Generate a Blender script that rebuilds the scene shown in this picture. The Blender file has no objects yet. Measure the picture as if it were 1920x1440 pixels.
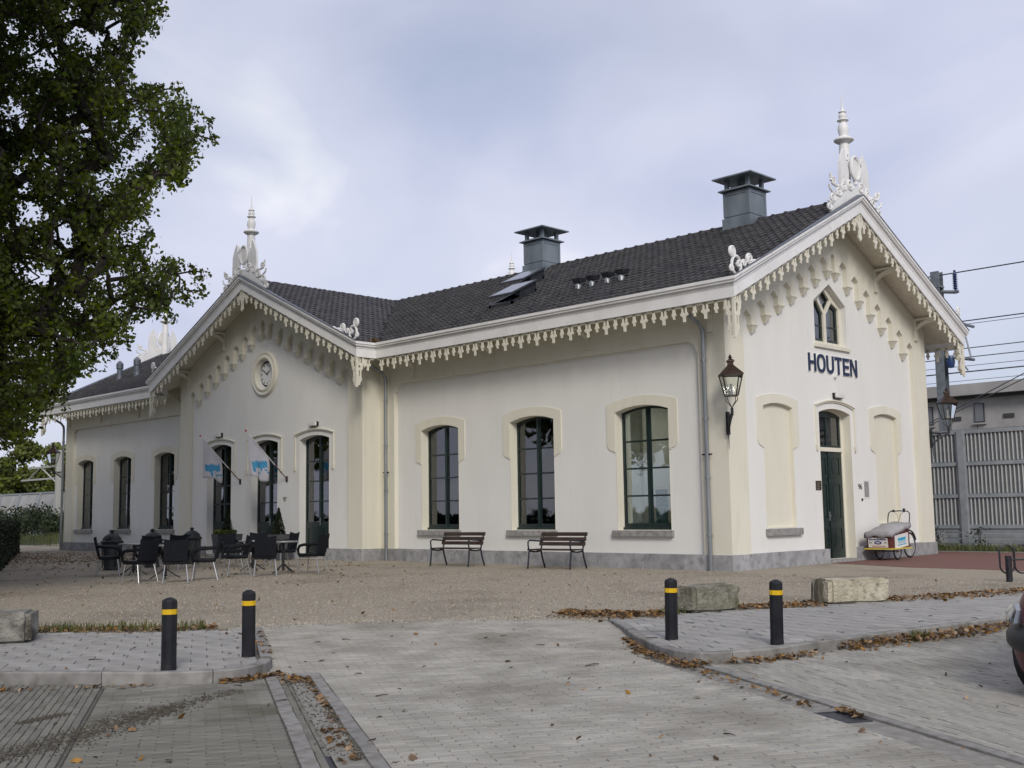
import bpy, math, random
import numpy as np
from mathutils import Vector, Matrix
from mathutils.geometry import tessellate_polygon

random.seed(7)
rng = np.random.default_rng(7)
S = bpy.context.scene
COL = S.collection

# ------------------------------------------------------------------ camera
F_PX, YAW, PITCH, ROLL = 2098.4566, -0.7866, 0.1130, -0.0158
CAM = Vector((13.8939, -20.4655, 1.35))
fwd = Vector((math.sin(YAW)*math.cos(PITCH), math.cos(YAW)*math.cos(PITCH), math.sin(PITCH)))
rgt = Vector((math.cos(YAW), -math.sin(YAW), 0))
upv = rgt.cross(fwd)
c_r = math.cos(ROLL)*rgt + math.sin(ROLL)*upv
c_u = -math.sin(ROLL)*rgt + math.cos(ROLL)*upv
cam_d = bpy.data.cameras.new('camera')
cam_d.sensor_width = 36.0
cam_d.lens = 36.0*F_PX/1920.0
cam_d.clip_end = 3000
cam_o = bpy.data.objects.new('camera', cam_d)
COL.objects.link(cam_o)
mw = Matrix.Identity(4)
for i in range(3):
    mw[i][0], mw[i][1], mw[i][2], mw[i][3] = c_r[i], c_u[i], -fwd[i], CAM[i]
cam_o.matrix_world = mw
S.camera = cam_o

# ------------------------------------------------------------------ sky, sun, exposure
SUN_AZ = Vector((0.80, -0.60, 0)).normalized()      # horizontal direction towards the sun
SUN_EL = math.radians(33)
world = bpy.data.worlds.new('World'); S.world = world; world.use_nodes = True
nt = world.node_tree; N = nt.nodes; Lk = nt.links
for n in list(N): N.remove(n)
wo = N.new('ShaderNodeOutputWorld'); bg = N.new('ShaderNodeBackground')
sky = N.new('ShaderNodeTexSky'); sky.sky_type = 'NISHITA'; sky.sun_disc = False
sky.sun_elevation = SUN_EL
sky.sun_rotation = math.atan2(SUN_AZ.x, SUN_AZ.y)
sky.air_density = 1.0; sky.dust_density = 1.5; sky.ozone_density = 2.0
SKYLOC = (4.69, 5.15, -0.24)
tc = N.new('ShaderNodeTexCoord')
mp = N.new('ShaderNodeMapping'); mp.inputs['Scale'].default_value = (1.0, 1.0, 1.7); mp.inputs['Location'].default_value = SKYLOC
n1 = N.new('ShaderNodeTexNoise'); n1.inputs['Scale'].default_value = 2.0; n1.inputs['Detail'].default_value = 5; n1.inputs['Roughness'].default_value = 0.45; n1.inputs['Distortion'].default_value = 0.2
r1 = N.new('ShaderNodeValToRGB'); r1.color_ramp.elements[0].position = 0.36; r1.color_ramp.elements[1].position = 0.58
r1.color_ramp.elements[0].color = (0.66, 0.66, 0.66, 1); r1.color_ramp.elements[1].color = (1, 1, 1, 1)
n2 = N.new('ShaderNodeTexNoise'); n2.inputs['Scale'].default_value = 3.0; n2.inputs['Detail'].default_value = 6; n2.inputs['Roughness'].default_value = 0.47; n2.inputs['Distortion'].default_value = 0.4
r2 = N.new('ShaderNodeValToRGB'); r2.color_ramp.elements[0].position = 0.30; r2.color_ramp.elements[1].position = 0.70
r2.color_ramp.elements[0].color = (5.8, 6.3, 8.3, 1); r2.color_ramp.elements[1].color = (10.2, 10.3, 11.0, 1)
_e = r2.color_ramp.elements.new(0.48); _e.color = (7.3, 7.6, 9.3, 1)
_e = r2.color_ramp.elements.new(0.62); _e.color = (8.0, 8.2, 9.8, 1)
mx = N.new('ShaderNodeMix'); mx.data_type = 'RGBA'
Lk.new(tc.outputs['Generated'], mp.inputs['Vector'])
Lk.new(mp.outputs[0], n1.inputs['Vector']); Lk.new(mp.outputs[0], n2.inputs['Vector'])
Lk.new(n1.outputs['Fac'], r1.inputs['Fac']); Lk.new(n2.outputs['Fac'], r2.inputs['Fac'])
Lk.new(r1.outputs['Color'], mx.inputs['Factor'])
Lk.new(sky.outputs['Color'], mx.inputs[6]); Lk.new(r2.outputs['Color'], mx.inputs[7])
Lk.new(mx.outputs[2], bg.inputs['Color']); bg.inputs['Strength'].default_value = 0.066
Lk.new(bg.outputs[0], wo.inputs['Surface'])

sun_d = bpy.data.lights.new('sun', 'SUN'); sun_d.energy = 1.5; sun_d.angle = math.radians(17); sun_d.color = (1.0, 0.94, 0.85)
sun_o = bpy.data.objects.new('sun', sun_d); COL.objects.link(sun_o)
sdir = Vector((SUN_AZ.x*math.cos(SUN_EL), SUN_AZ.y*math.cos(SUN_EL), math.sin(SUN_EL)))
sun_o.rotation_euler = (-sdir).to_track_quat('-Z', 'Y').to_euler()
sun_o.location = sdir*80

S.view_settings.view_transform = 'Standard'; S.view_settings.look = 'None'
S.view_settings.exposure = 0.52; S.view_settings.gamma = 1.0
S.view_settings.use_curve_mapping = False
S.cycles.use_denoising = True
S.cycles.max_bounces = 8; S.cycles.transparent_max_bounces = 12

# ------------------------------------------------------------------ materials
MATS = {}
def mat(name, c1, c2=None, rough=0.7, nscale=6.0, bump=0.0, bscale=60.0, metal=0.0, spec=0.35, rand=0.0,
        lo=0.35, hi=0.65, stretch=None, c3=None, n3=30.0, lo3=0.5, hi3=0.7, emit=None, transl=0.0, detail=5, bdist=0.02, stretch3=None):
    m = bpy.data.materials.new(name); m.use_nodes = True
    t = m.node_tree; n = t.nodes; l = t.links
    b = n['Principled BSDF']; b.inputs['Roughness'].default_value = rough; b.inputs['Metallic'].default_value = metal
    b.inputs['Specular IOR Level'].default_value = spec
    co = n.new('ShaderNodeTexCoord'); vec = co.outputs['Object']
    if stretch:
        mpn = n.new('ShaderNodeMapping'); mpn.inputs['Scale'].default_value = stretch
        l.new(vec, mpn.inputs['Vector']); vec = mpn.outputs[0]
    c2 = c2 or c1
    no = n.new('ShaderNodeTexNoise'); no.inputs['Scale'].default_value = nscale; no.inputs['Detail'].default_value = detail
    l.new(vec, no.inputs['Vector'])
    rp = n.new('ShaderNodeValToRGB')
    rp.color_ramp.elements[0].position = lo; rp.color_ramp.elements[1].position = hi
    rp.color_ramp.elements[0].color = (*c1, 1); rp.color_ramp.elements[1].color = (*c2, 1)
    l.new(no.outputs['Fac'], rp.inputs['Fac']); col = rp.outputs['Color']
    if c3:
        no3 = n.new('ShaderNodeTexNoise'); no3.inputs['Scale'].default_value = n3; no3.inputs['Detail'].default_value = 4
        v3 = co.outputs['Object']
        if stretch3:
            mp3 = n.new('ShaderNodeMapping'); mp3.inputs['Scale'].default_value = stretch3; l.new(v3, mp3.inputs['Vector']); v3 = mp3.outputs[0]
        l.new(v3, no3.inputs['Vector'])
        rp3 = n.new('ShaderNodeValToRGB'); rp3.color_ramp.elements[0].position = lo3; rp3.color_ramp.elements[1].position = hi3
        rp3.color_ramp.elements[0].color = (0, 0, 0, 1); rp3.color_ramp.elements[1].color = (1, 1, 1, 1)
        l.new(no3.outputs['Fac'], rp3.inputs['Fac'])
        m3 = n.new('ShaderNodeMix'); m3.data_type = 'RGBA'
        l.new(rp3.outputs['Color'], m3.inputs['Factor']); l.new(col, m3.inputs[6]); m3.inputs[7].default_value = (*c3, 1)
        col = m3.outputs[2]
    if rand:
        oi = n.new('ShaderNodeObjectInfo'); ge = n.new('ShaderNodeNewGeometry')
        ad = n.new('ShaderNodeMath'); ad.operation = 'ADD'; l.new(oi.outputs['Random'], ad.inputs[0]); l.new(ge.outputs['Random Per Island'], ad.inputs[1])
        fr = n.new('ShaderNodeMath'); fr.operation = 'FRACT'; l.new(ad.outputs[0], fr.inputs[0])
        mr = n.new('ShaderNodeMapRange'); mr.inputs[3].default_value = 1-rand; mr.inputs[4].default_value = 1+rand
        l.new(fr.outputs[0], mr.inputs[0])
        hs = n.new('ShaderNodeHueSaturation'); l.new(mr.outputs[0], hs.inputs['Value']); l.new(col, hs.inputs['Color'])
        mr2 = n.new('ShaderNodeMapRange'); mr2.inputs[3].default_value = 1-rand*0.6; mr2.inputs[4].default_value = 1+rand*0.6
        m7 = n.new('ShaderNodeMath'); m7.operation = 'MULTIPLY'; m7.inputs[1].default_value = 7.31; l.new(fr.outputs[0], m7.inputs[0])
        f7 = n.new('ShaderNodeMath'); f7.operation = 'FRACT'; l.new(m7.outputs[0], f7.inputs[0]); l.new(f7.outputs[0], mr2.inputs[0])
        l.new(mr2.outputs[0], hs.inputs['Saturation'])
        col = hs.outputs['Color']
    l.new(col, b.inputs['Base Color'])
    if bump:
        nb = n.new('ShaderNodeTexNoise'); nb.inputs['Scale'].default_value = bscale; nb.inputs['Detail'].default_value = 4
        l.new(co.outputs['Object'], nb.inputs['Vector'])
        bp = n.new('ShaderNodeBump'); bp.inputs['Strength'].default_value = bump; bp.inputs['Distance'].default_value = bdist
        l.new(nb.outputs['Fac'], bp.inputs['Height']); l.new(bp.outputs[0], b.inputs['Normal'])
    if emit:
        b.inputs['Emission Color'].default_value = (*emit[0], 1); b.inputs['Emission Strength'].default_value = emit[1]
    if transl:
        tr = n.new('ShaderNodeBsdfTranslucent'); l.new(col, tr.inputs['Color'])
        ms = n.new('ShaderNodeMixShader'); ms.inputs[0].default_value = transl
        l.new(b.outputs[0], ms.inputs[1]); l.new(tr.outputs[0], ms.inputs[2])
        l.new(ms.outputs[0], n['Material Output'].inputs['Surface'])
    MATS[name] = m
    return m

def glass_mat(name, tint=(0.8, 0.86, 0.84), ior=1.5, boost=1.6):
    m = bpy.data.materials.new(name); m.use_nodes = True
    t = m.node_tree; n = t.nodes; l = t.links
    for x in list(n):
        if x.type == 'BSDF_PRINCIPLED': n.remove(x)
    tr = n.new('ShaderNodeBsdfTransparent'); tr.inputs['Color'].default_value = (*tint, 1)
    gl = n.new('ShaderNodeBsdfGlossy'); gl.inputs['Roughness'].default_value = 0.02; gl.inputs['Color'].default_value = (0.95, 0.97, 1, 1)
    fr = n.new('ShaderNodeFresnel'); fr.inputs['IOR'].default_value = ior
    mu = n.new('ShaderNodeMath'); mu.operation = 'MULTIPLY'; mu.inputs[1].default_value = boost; mu.use_clamp = True
    ms = n.new('ShaderNodeMixShader')
    l.new(fr.outputs[0], mu.inputs[0]); l.new(mu.outputs[0], ms.inputs[0]); l.new(tr.outputs[0], ms.inputs[1]); l.new(gl.outputs[0], ms.inputs[2])
    co = n.new('ShaderNodeTexCoord'); nb = n.new('ShaderNodeTexNoise'); nb.inputs['Scale'].default_value = 1.3; nb.inputs['Detail'].default_value = 1
    bp = n.new('ShaderNodeBump'); bp.inputs['Strength'].default_value = 0.12; bp.inputs['Distance'].default_value = 0.05
    l.new(co.outputs['Object'], nb.inputs['Vector']); l.new(nb.outputs['Fac'], bp.inputs['Height']); l.new(bp.outputs[0], gl.inputs['Normal'])
    l.new(ms.outputs[0], n['Material Output'].inputs['Surface'])
    MATS[name] = m
    return m

WHITE = mat('white_plaster', (0.735, 0.728, 0.69), (0.765, 0.758, 0.72), 0.9, 1.6, 0.25, 180, spec=0.15, stretch=(1, 1, 0.35), c3=(0.70, 0.69, 0.652), n3=3.0, lo3=0.6, hi3=0.85, stretch3=(1.6, 1.6, 0.22))
CREAM = mat('cream_plaster', (0.69, 0.665, 0.555), (0.72, 0.695, 0.59), 0.9, 1.8, 0.2, 180, spec=0.15, stretch=(1, 1, 0.3), c3=(0.64, 0.61, 0.50), n3=3.4, lo3=0.56, hi3=0.85, stretch3=(1.6, 1.6, 0.22))
CREAMP = mat('cream_paint', (0.66, 0.63, 0.52), (0.72, 0.69, 0.58), 0.5, 5, 0.05, 60, c3=(0.56, 0.52, 0.4), n3=9, lo3=0.55, hi3=0.75)
PAINT = mat('white_paint', (0.72, 0.715, 0.70), (0.80, 0.795, 0.78), 0.45, 3, 0.04, 40, c3=(0.62, 0.61, 0.58), n3=6, lo3=0.56, hi3=0.8)
PLINTH = mat('plinth_stone', (0.25, 0.25, 0.255), (0.36, 0.36, 0.365), 0.85, 3.0, 0.3, 90, rand=0.12, c3=(0.20, 0.20, 0.20), n3=7, lo3=0.52, hi3=0.72)
SILL = mat('sill_stone', (0.22, 0.215, 0.205), (0.34, 0.33, 0.32), 0.85, 9, 0.3, 90, rand=0.1)
TILE = mat('roof_tile', (0.028, 0.027, 0.029), (0.050, 0.048, 0.049), 0.62, 3, 0.25, 70, spec=0.3, rand=0.22, c3=(0.075, 0.07, 0.055), n3=5, lo3=0.58, hi3=0.75)
DECK = mat('roof_deck', (0.03, 0.03, 0.032), rough=0.9)
LEAD = mat('lead_flashing', (0.10, 0.115, 0.14), (0.16, 0.175, 0.20), 0.5, 7, metal=0.3)
ZINC = mat('zinc_sheet', (0.17, 0.20, 0.225), (0.26, 0.295, 0.315), 0.5, 2.2, 0.06, 20, metal=0.45, stretch=(1, 1, 0.4))
PIPE = mat('pipe_zinc', (0.22, 0.24, 0.255), (0.33, 0.35, 0.365), 0.42, 6, metal=0.55, stretch=(1, 1, 0.15))
GREEN = mat('dark_green_paint', (0.008, 0.018, 0.017), (0.014, 0.028, 0.025), 0.32, 6, spec=0.5)
GLASS = glass_mat('window_glass', boost=2.4)
LGLASS = glass_mat('lantern_glass', (0.9, 0.92, 0.9), 1.45, 1.0)
IRON = mat('black_iron', (0.010, 0.011, 0.014), (0.02, 0.022, 0.027), 0.45, 12, 0.1, 60, spec=0.4)
COPPER = mat('lantern_copper', (0.03, 0.019, 0.014), (0.065, 0.04, 0.028), 0.5, 12, metal=0.5)
INTER = mat('interior_wall', (0.72, 0.72, 0.70), (0.78, 0.78, 0.76), 0.9, 2)
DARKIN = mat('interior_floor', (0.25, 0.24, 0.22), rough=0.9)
CLOCKW = mat('clock_white', (0.72, 0.72, 0.70), rough=0.35)
BLACK = mat('black_paint', (0.012, 0.012, 0.013), rough=0.4)
BLUE = mat('letter_blue', (0.004, 0.014, 0.05), (0.006, 0.02, 0.065), 0.35, 5)
GRAVEL = mat('gravel', (0.26, 0.228, 0.178), (0.46, 0.41, 0.33), 0.95, 42, 0.9, 55, spec=0.1, lo=0.3, hi=0.7, c3=(0.20, 0.175, 0.135), n3=0.45, lo3=0.50, hi3=0.78, detail=9, bdist=0.03)
STONES = mat('gravel_stones', (0.25, 0.22, 0.172), (0.42, 0.372, 0.30), 0.9, 9, spec=0.1, rand=0.32)
SAND = mat('joint_sand', (0.10, 0.095, 0.083), (0.16, 0.15, 0.13), 0.95, 25, 0.4, 120)
BRICK_MOSS_SHADE = mat('mossy_shaded_brick', (0.145, 0.141, 0.120), (0.225, 0.218, 0.19), 0.9, 2.2, 0.35, 140, spec=0.2, rand=0.14, c3=(0.10, 0.098, 0.072), n3=1.3, lo3=0.48, hi3=0.7)  # moss and dirt, with tree shade and vignette also painted into the colour
BRICK = mat('paving_brick', (0.28, 0.268, 0.235), (0.37, 0.355, 0.315), 0.88, 2.4, 0.35, 140, spec=0.2, rand=0.10, c3=(0.21, 0.198, 0.168), n3=0.9, lo3=0.5, hi3=0.72)
LDUST = mat('lane_joint', (0.19, 0.182, 0.16), (0.26, 0.25, 0.222), 0.95, 12)
PAVER = mat('pavement_slab', (0.28, 0.272, 0.255), (0.37, 0.358, 0.335), 0.9, 3, 0.35, 160, spec=0.2, rand=0.08, c3=(0.19, 0.18, 0.16), n3=1.6, lo3=0.52, hi3=0.75)
KERB = mat('kerb_concrete', (0.20, 0.195, 0.182), (0.29, 0.28, 0.265), 0.9, 6, 0.35, 120, rand=0.1, c3=(0.13, 0.12, 0.10), n3=5, lo3=0.5, hi3=0.72)
REDP = mat('red_clinker', (0.14, 0.072, 0.06), (0.20, 0.105, 0.09), 0.9, 14, 0.3, 60)
GRASS = mat('grass', (0.03, 0.045, 0.015), (0.07, 0.09, 0.03), 0.9, 5, 0.5, 30)
BLADE = mat('grass_blade', (0.05, 0.075, 0.02), (0.13, 0.13, 0.045), 0.8, 3, rand=0.35)
DEADLEAF = mat('dead_leaf', (0.12, 0.068, 0.03), (0.28, 0.175, 0.085), 0.85, 14, rand=0.5, transl=0.15)
OAKLEAF = mat('oak_leaf', (0.046, 0.080, 0.014), (0.165, 0.195, 0.032), 0.5, 0.9, rand=0.4, spec=0.3, lo=0.3, hi=0.75, transl=0.45)
FARLEAF = mat('far_leaf', (0.06, 0.085, 0.02), (0.17, 0.19, 0.04), 0.7, 0.35, rand=0.35, transl=0.25)
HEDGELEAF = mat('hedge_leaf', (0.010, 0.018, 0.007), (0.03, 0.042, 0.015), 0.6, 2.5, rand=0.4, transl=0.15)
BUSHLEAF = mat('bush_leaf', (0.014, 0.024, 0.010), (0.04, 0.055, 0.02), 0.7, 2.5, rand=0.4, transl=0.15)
BARK = mat('bark', (0.022, 0.018, 0.014), (0.05, 0.042, 0.034), 0.95, 12, 0.6, 30)
MOSS = mat('mossy_stone', (0.15, 0.143, 0.11), (0.27, 0.26, 0.21), 0.95, 5, 0.8, 24, c3=(0.10, 0.105, 0.055), n3=4, lo3=0.5, hi3=0.72, bdist=0.05)
SANDST = mat('pale_sandstone', (0.36, 0.325, 0.24), (0.50, 0.46, 0.36), 0.95, 4, 0.8, 22, c3=(0.22, 0.20, 0.15), n3=6, lo3=0.56, hi3=0.7, bdist=0.05)
SHADED_END = mat('shaded_block_end', (0.05, 0.045, 0.035), (0.11, 0.10, 0.075), 0.95, 9, 0.8, 30, stretch=(4, 4, 0.6))
RUBBER = mat('bollard_plastic', (0.010, 0.011, 0.014), (0.018, 0.019, 0.023), 0.6, 6, 0.15, 120, spec=0.22, c3=(0.06, 0.055, 0.045), n3=3, lo3=0.62, hi3=0.85)
YELLOW = mat('yellow_band', (0.62, 0.38, 0.01), (0.70, 0.45, 0.015), 0.35, 8)
BENCHW = mat('bench_slat', (0.03, 0.018, 0.014), (0.055, 0.034, 0.026), 0.55, 8, 0.15, 40, stretch=(0.3, 3, 3), rand=0.2)
BENCHI = mat('bench_iron', (0.012, 0.016, 0.026), (0.02, 0.026, 0.04), 0.4, 8)
CHAIRP = mat('chair_plastic', (0.006, 0.007, 0.009), (0.010, 0.011, 0.014), 0.6, 10, spec=0.15)
WICKER = mat('wicker_panel', (0.006, 0.007, 0.010), (0.018, 0.02, 0.026), 0.75, 60, 0.6, 80, spec=0.12)
ALU = mat('aluminium', (0.40, 0.41, 0.42), (0.52, 0.53, 0.54), 0.42, 6, metal=0.9)
TABLET = mat('table_top', (0.30, 0.30, 0.30), (0.42, 0.42, 0.42), 0.3, 5, metal=0.6)
BINM = mat('bin_iron', (0.012, 0.016, 0.016), (0.022, 0.028, 0.028), 0.45, 9, 0.15, 40)
BINB = mat('bin_body', (0.035, 0.04, 0.042), (0.06, 0.066, 0.068), 0.5, 5)
PLANTER = mat('planter_grey', (0.06, 0.065, 0.072), (0.10, 0.105, 0.115), 0.6, 6)
FLAGW = mat('flag_cloth', (0.60, 0.60, 0.66), (0.68, 0.68, 0.73), 0.8, 3, transl=0.3)
FLAGC = mat('flag_print_cyan', (0.06, 0.30, 0.55), (0.09, 0.38, 0.62), 0.8, 8, transl=0.2)
POLEW = mat('pole_white', (0.70, 0.70, 0.70), rough=0.4)
WOODP = mat('pole_wood', (0.17, 0.09, 0.05), rough=0.6)
REDTIP = mat('red_tip', (0.45, 0.05, 0.06), rough=0.5)
CARRED = mat('maroon_paint', (0.085, 0.006, 0.012), (0.10, 0.008, 0.015), 0.4, 3, spec=0.2)
for _m in (CARRED,):
    _m.node_tree.nodes['Principled BSDF'].inputs['Coat Weight'].default_value = 0.12
CARBLK = mat('bumper_plastic', (0.018, 0.018, 0.019), (0.026, 0.026, 0.028), 0.5, 8)
CHROME = mat('reflector', (0.30, 0.31, 0.32), rough=0.2, metal=1.0)
TYRE = mat('tyre', (0.014, 0.014, 0.014), rough=0.8)
MAROONW = mat('maroon_wood', (0.09, 0.022, 0.02), (0.13, 0.035, 0.03), 0.5, 5, stretch=(1, 1, 4))
TARP = mat('grey_tarpaulin', (0.27, 0.26, 0.265), (0.36, 0.35, 0.355), 0.7, 3)
YELW = mat('yellow_plate', (0.55, 0.42, 0.06), (0.62, 0.5, 0.12), 0.5, 6)
SIGNW = mat('sign_white', (0.66, 0.65, 0.62), (0.72, 0.71, 0.68), 0.5, 6)
CYAN = mat('sign_cyan', (0.03, 0.35, 0.55), rough=0.5)
NAVY = mat('sign_navy', (0.02, 0.03, 0.16), rough=0.5)
SIGNR = mat('sign_red', (0.45, 0.05, 0.05), rough=0.5)
BRASS = mat('dark_brass', (0.07, 0.055, 0.03), (0.11, 0.09, 0.05), 0.4, 12, metal=0.7)
FENCEG = mat('barrier_steel', (0.26, 0.285, 0.305), (0.34, 0.365, 0.385), 0.55, 4, metal=0.3)
FENCES = mat('barrier_slat', (0.44, 0.45, 0.43), (0.54, 0.54, 0.515), 0.6, 4)
FENCEB = mat('barrier_panel', (0.15, 0.17, 0.19), (0.21, 0.23, 0.245), 0.3, 2, spec=0.5)
CONC = mat('concrete', (0.26, 0.255, 0.25), (0.36, 0.355, 0.345), 0.9, 0.8, 0.2, 20)
CONCD = mat('concrete_band', (0.045, 0.048, 0.052), rough=0.8)
MASTM = mat('mast_steel', (0.16, 0.18, 0.20), (0.23, 0.25, 0.27), 0.5, 5, metal=0.4)
WIREM = mat('overhead_wire', (0.05, 0.055, 0.07), rough=0.5)
INSUL = mat('insulator', (0.02, 0.05, 0.14), rough=0.3)
WMAST = mat('white_mast', (0.36, 0.36, 0.33), rough=0.6)
PAPER = mat('poster_paper', (0.6, 0.6, 0.58), rough=0.8)
ORANGE = mat('poster_orange', (0.5, 0.13, 0.03), (0.55, 0.3, 0.1), 0.8, 22)
TEAL = mat('leaflet_teal', (0.05, 0.28, 0.30), (0.3, 0.4, 0.3), 0.8, 20)
LAMPE = mat('ceiling_lamp_glow', (0.8, 0.8, 0.75), emit=((1.0, 0.9, 0.75), 22.0))
EXITG = mat('exit_sign', (0.02, 0.25, 0.08), emit=((0.1, 0.9, 0.25), 0.35))
DRAIN = mat('cast_iron_grate', (0.03, 0.033, 0.037), (0.055, 0.058, 0.062), 0.6, 14, metal=0.3)
TWIG = mat('twig', (0.035, 0.025, 0.018), (0.07, 0.05, 0.035), 0.9, 10)

# ------------------------------------------------------------------ mesh helpers
class MB:
    def __init__(s): s.v = []; s.f = []; s.mi = []
    def add(s, vs, fs, mi=0):
        k = len(s.v); s.v.extend([tuple(v) for v in vs]); s.f.extend([tuple(i+k for i in f) for f in fs]); s.mi.extend([mi]*len(fs)); return s
    def box(s, x0, x1, y0, y1, z0, z1, mi=0):
        if x0 > x1: x0, x1 = x1, x0
        if y0 > y1: y0, y1 = y1, y0
        if z0 > z1: z0, z1 = z1, z0
        return s.add([(x0,y0,z0),(x1,y0,z0),(x1,y1,z0),(x0,y1,z0),(x0,y0,z1),(x1,y0,z1),(x1,y1,z1),(x0,y1,z1)],
                     [(0,3,2,1),(4,5,6,7),(0,1,5,4),(1,2,6,5),(2,3,7,6),(3,0,4,7)], mi)
    def bar(s, a, b, w, h, mi=0, up=(0,0,1)):
        a = Vector(a); b = Vector(b); t = (b-a).normalized(); u = Vector(up)
        if abs(t.dot(u)) > 0.98: u = Vector((1,0,0))
        x = t.cross(u).normalized(); y = x.cross(t).normalized()
        vs = []
        for p in (a, b):
            for i, j in ((-1,-1),(1,-1),(1,1),(-1,1)): vs.append(p + x*(i*w/2) + y*(j*h/2))
        return s.add(vs, [(0,3,2,1),(4,5,6,7),(0,1,5,4),(1,2,6,5),(2,3,7,6),(3,0,4,7)], mi)
    def prism(s, loops, fm, d0, d1, mi=0):
        pts = [p for l in loops for p in l]
        tris = tessellate_polygon([[Vector((p[0], p[1], 0)) for p in l] for l in loops])
        n = len(pts); fl = []
        vs = [fm(p[0], p[1], d0) for p in pts] + [fm(p[0], p[1], d1) for p in pts]
        for t in tris: fl.append((t[0], t[1], t[2])); fl.append((t[2]+n, t[1]+n, t[0]+n))
        k = 0
        for l in loops:
            m = len(l)
            for i in range(m):
                j = (i+1) % m; fl.append((k+i, k+j, n+k+j, n+k+i))
            k += m
        return s.add(vs, fl, mi)
    def tube(s, pts, r, n=8, mi=0, closed=False, caps=True):
        pts = [Vector(p) for p in pts]; m = len(pts)
        rs = r if isinstance(r, (list, tuple)) else [r]*m
        vs = []; prev = None
        for i in range(m):
            if closed: t = pts[(i+1) % m] - pts[(i-1) % m]
            else: t = pts[min(i+1, m-1)] - pts[max(i-1, 0)]
            t = t.normalized() if t.length > 1e-9 else Vector((0,0,1))
            if prev is None:
                u = Vector((0,0,1)) if abs(t.z) < 0.9 else Vector((1,0,0)); x = t.cross(u).normalized()
            else:
                x = (prev - t*prev.dot(t)); x = x.normalized() if x.length > 1e-6 else t.orthogonal().normalized()
            prev = x; y = t.cross(x)
            for j in range(n):
                a = 2*math.pi*j/n; vs.append(pts[i] + (x*math.cos(a) + y*math.sin(a))*rs[i])
        fs = []
        for i in range(m if closed else m-1):
            k = (i+1) % m
            for j in range(n):
                fs.append((i*n+j, i*n+(j+1) % n, k*n+(j+1) % n, k*n+j))
        if caps and not closed:
            fs.append(tuple(range(n-1, -1, -1))); fs.append(tuple((m-1)*n+j for j in range(n)))
        return s.add(vs, fs, mi)
    def lathe(s, prof, o=(0,0,0), n=14, mi=0):
        vs = []; fs = []
        for r, z in prof:
            for j in range(n):
                a = 2*math.pi*j/n; vs.append((o[0]+r*math.cos(a), o[1]+r*math.sin(a), o[2]+z))
        for i in range(len(prof)-1):
            for j in range(n): fs.append((i*n+j, i*n+(j+1) % n, (i+1)*n+(j+1) % n, (i+1)*n+j))
        fs.append(tuple(range(n-1, -1, -1))); fs.append(tuple((len(prof)-1)*n+j for j in range(n)))
        return s.add(vs, fs, mi)
    def xf(s, M):
        s.v = [tuple(M @ Vector(v)) for v in s.v]; return s
    def mesh(s, name, mats, smooth=False, fix=True):
        me = bpy.data.meshes.new(name); me.from_pydata(s.v, [], s.f)
        for m in (mats if isinstance(mats, (list, tuple)) else [mats]): me.materials.append(m)
        if any(s.mi): me.polygons.foreach_set('material_index', s.mi)
        if fix:
            import bmesh
            b = bmesh.new(); b.from_mesh(me); bmesh.ops.recalc_face_normals(b, faces=b.faces); b.to_mesh(me); b.free()
        if smooth: me.shade_smooth() if smooth is True else me.set_sharp_from_angle(angle=smooth)
        me.update(); return me
    def build(s, name, mats, parent=None, smooth=False, fix=True, loc=None, bevel=0):
        me = s.mesh(name, mats, False, fix)
        if smooth:
            me.shade_smooth()
            if smooth is not True: me.set_sharp_from_angle(angle=smooth)
        o = bpy.data.objects.new(name, me); COL.objects.link(o)
        if parent is not None: o.parent = parent
        if loc is not None: o.location = loc
        if bevel:
            bv = o.modifiers.new('bevel', 'BEVEL'); bv.width = bevel; bv.segments = 2; bv.limit_method = 'ANGLE'; bv.angle_limit = math.radians(40)
        return o
def inst(name, me, parent=None, loc=(0,0,0), rz=0.0, scale=None, rot=None):
    o = bpy.data.objects.new(name, me); COL.objects.link(o); o.parent = parent
    o.location = loc; o.rotation_euler = rot if rot else (0, 0, rz)
    if scale: o.scale = scale
    return o
def tag(o, label, cat, group=None):
    o['label'] = label; o['category'] = cat
    if group: o['group'] = group
    return o
def thing(name, label, cat, loc=(0,0,0), rz=0.0, group=None):
    o = bpy.data.objects.new(name, None); COL.objects.link(o); o.location = loc; o.rotation_euler = (0,0,rz)
    o.empty_display_size = 0.2
    return tag(o, label, cat, group)
def struct(o): o['kind'] = 'structure'; return o
def stuff(o, label=None, cat=None):
    o['kind'] = 'stuff'
    if label: o['label'] = label
    if cat: o['category'] = cat
    return o
def copy_tree(o, parent=None):
    c = o.copy(); COL.objects.link(c); c.parent = parent
    for ch in list(o.children): copy_tree(ch, c)
    return c
SM = math.radians(35)

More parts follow.
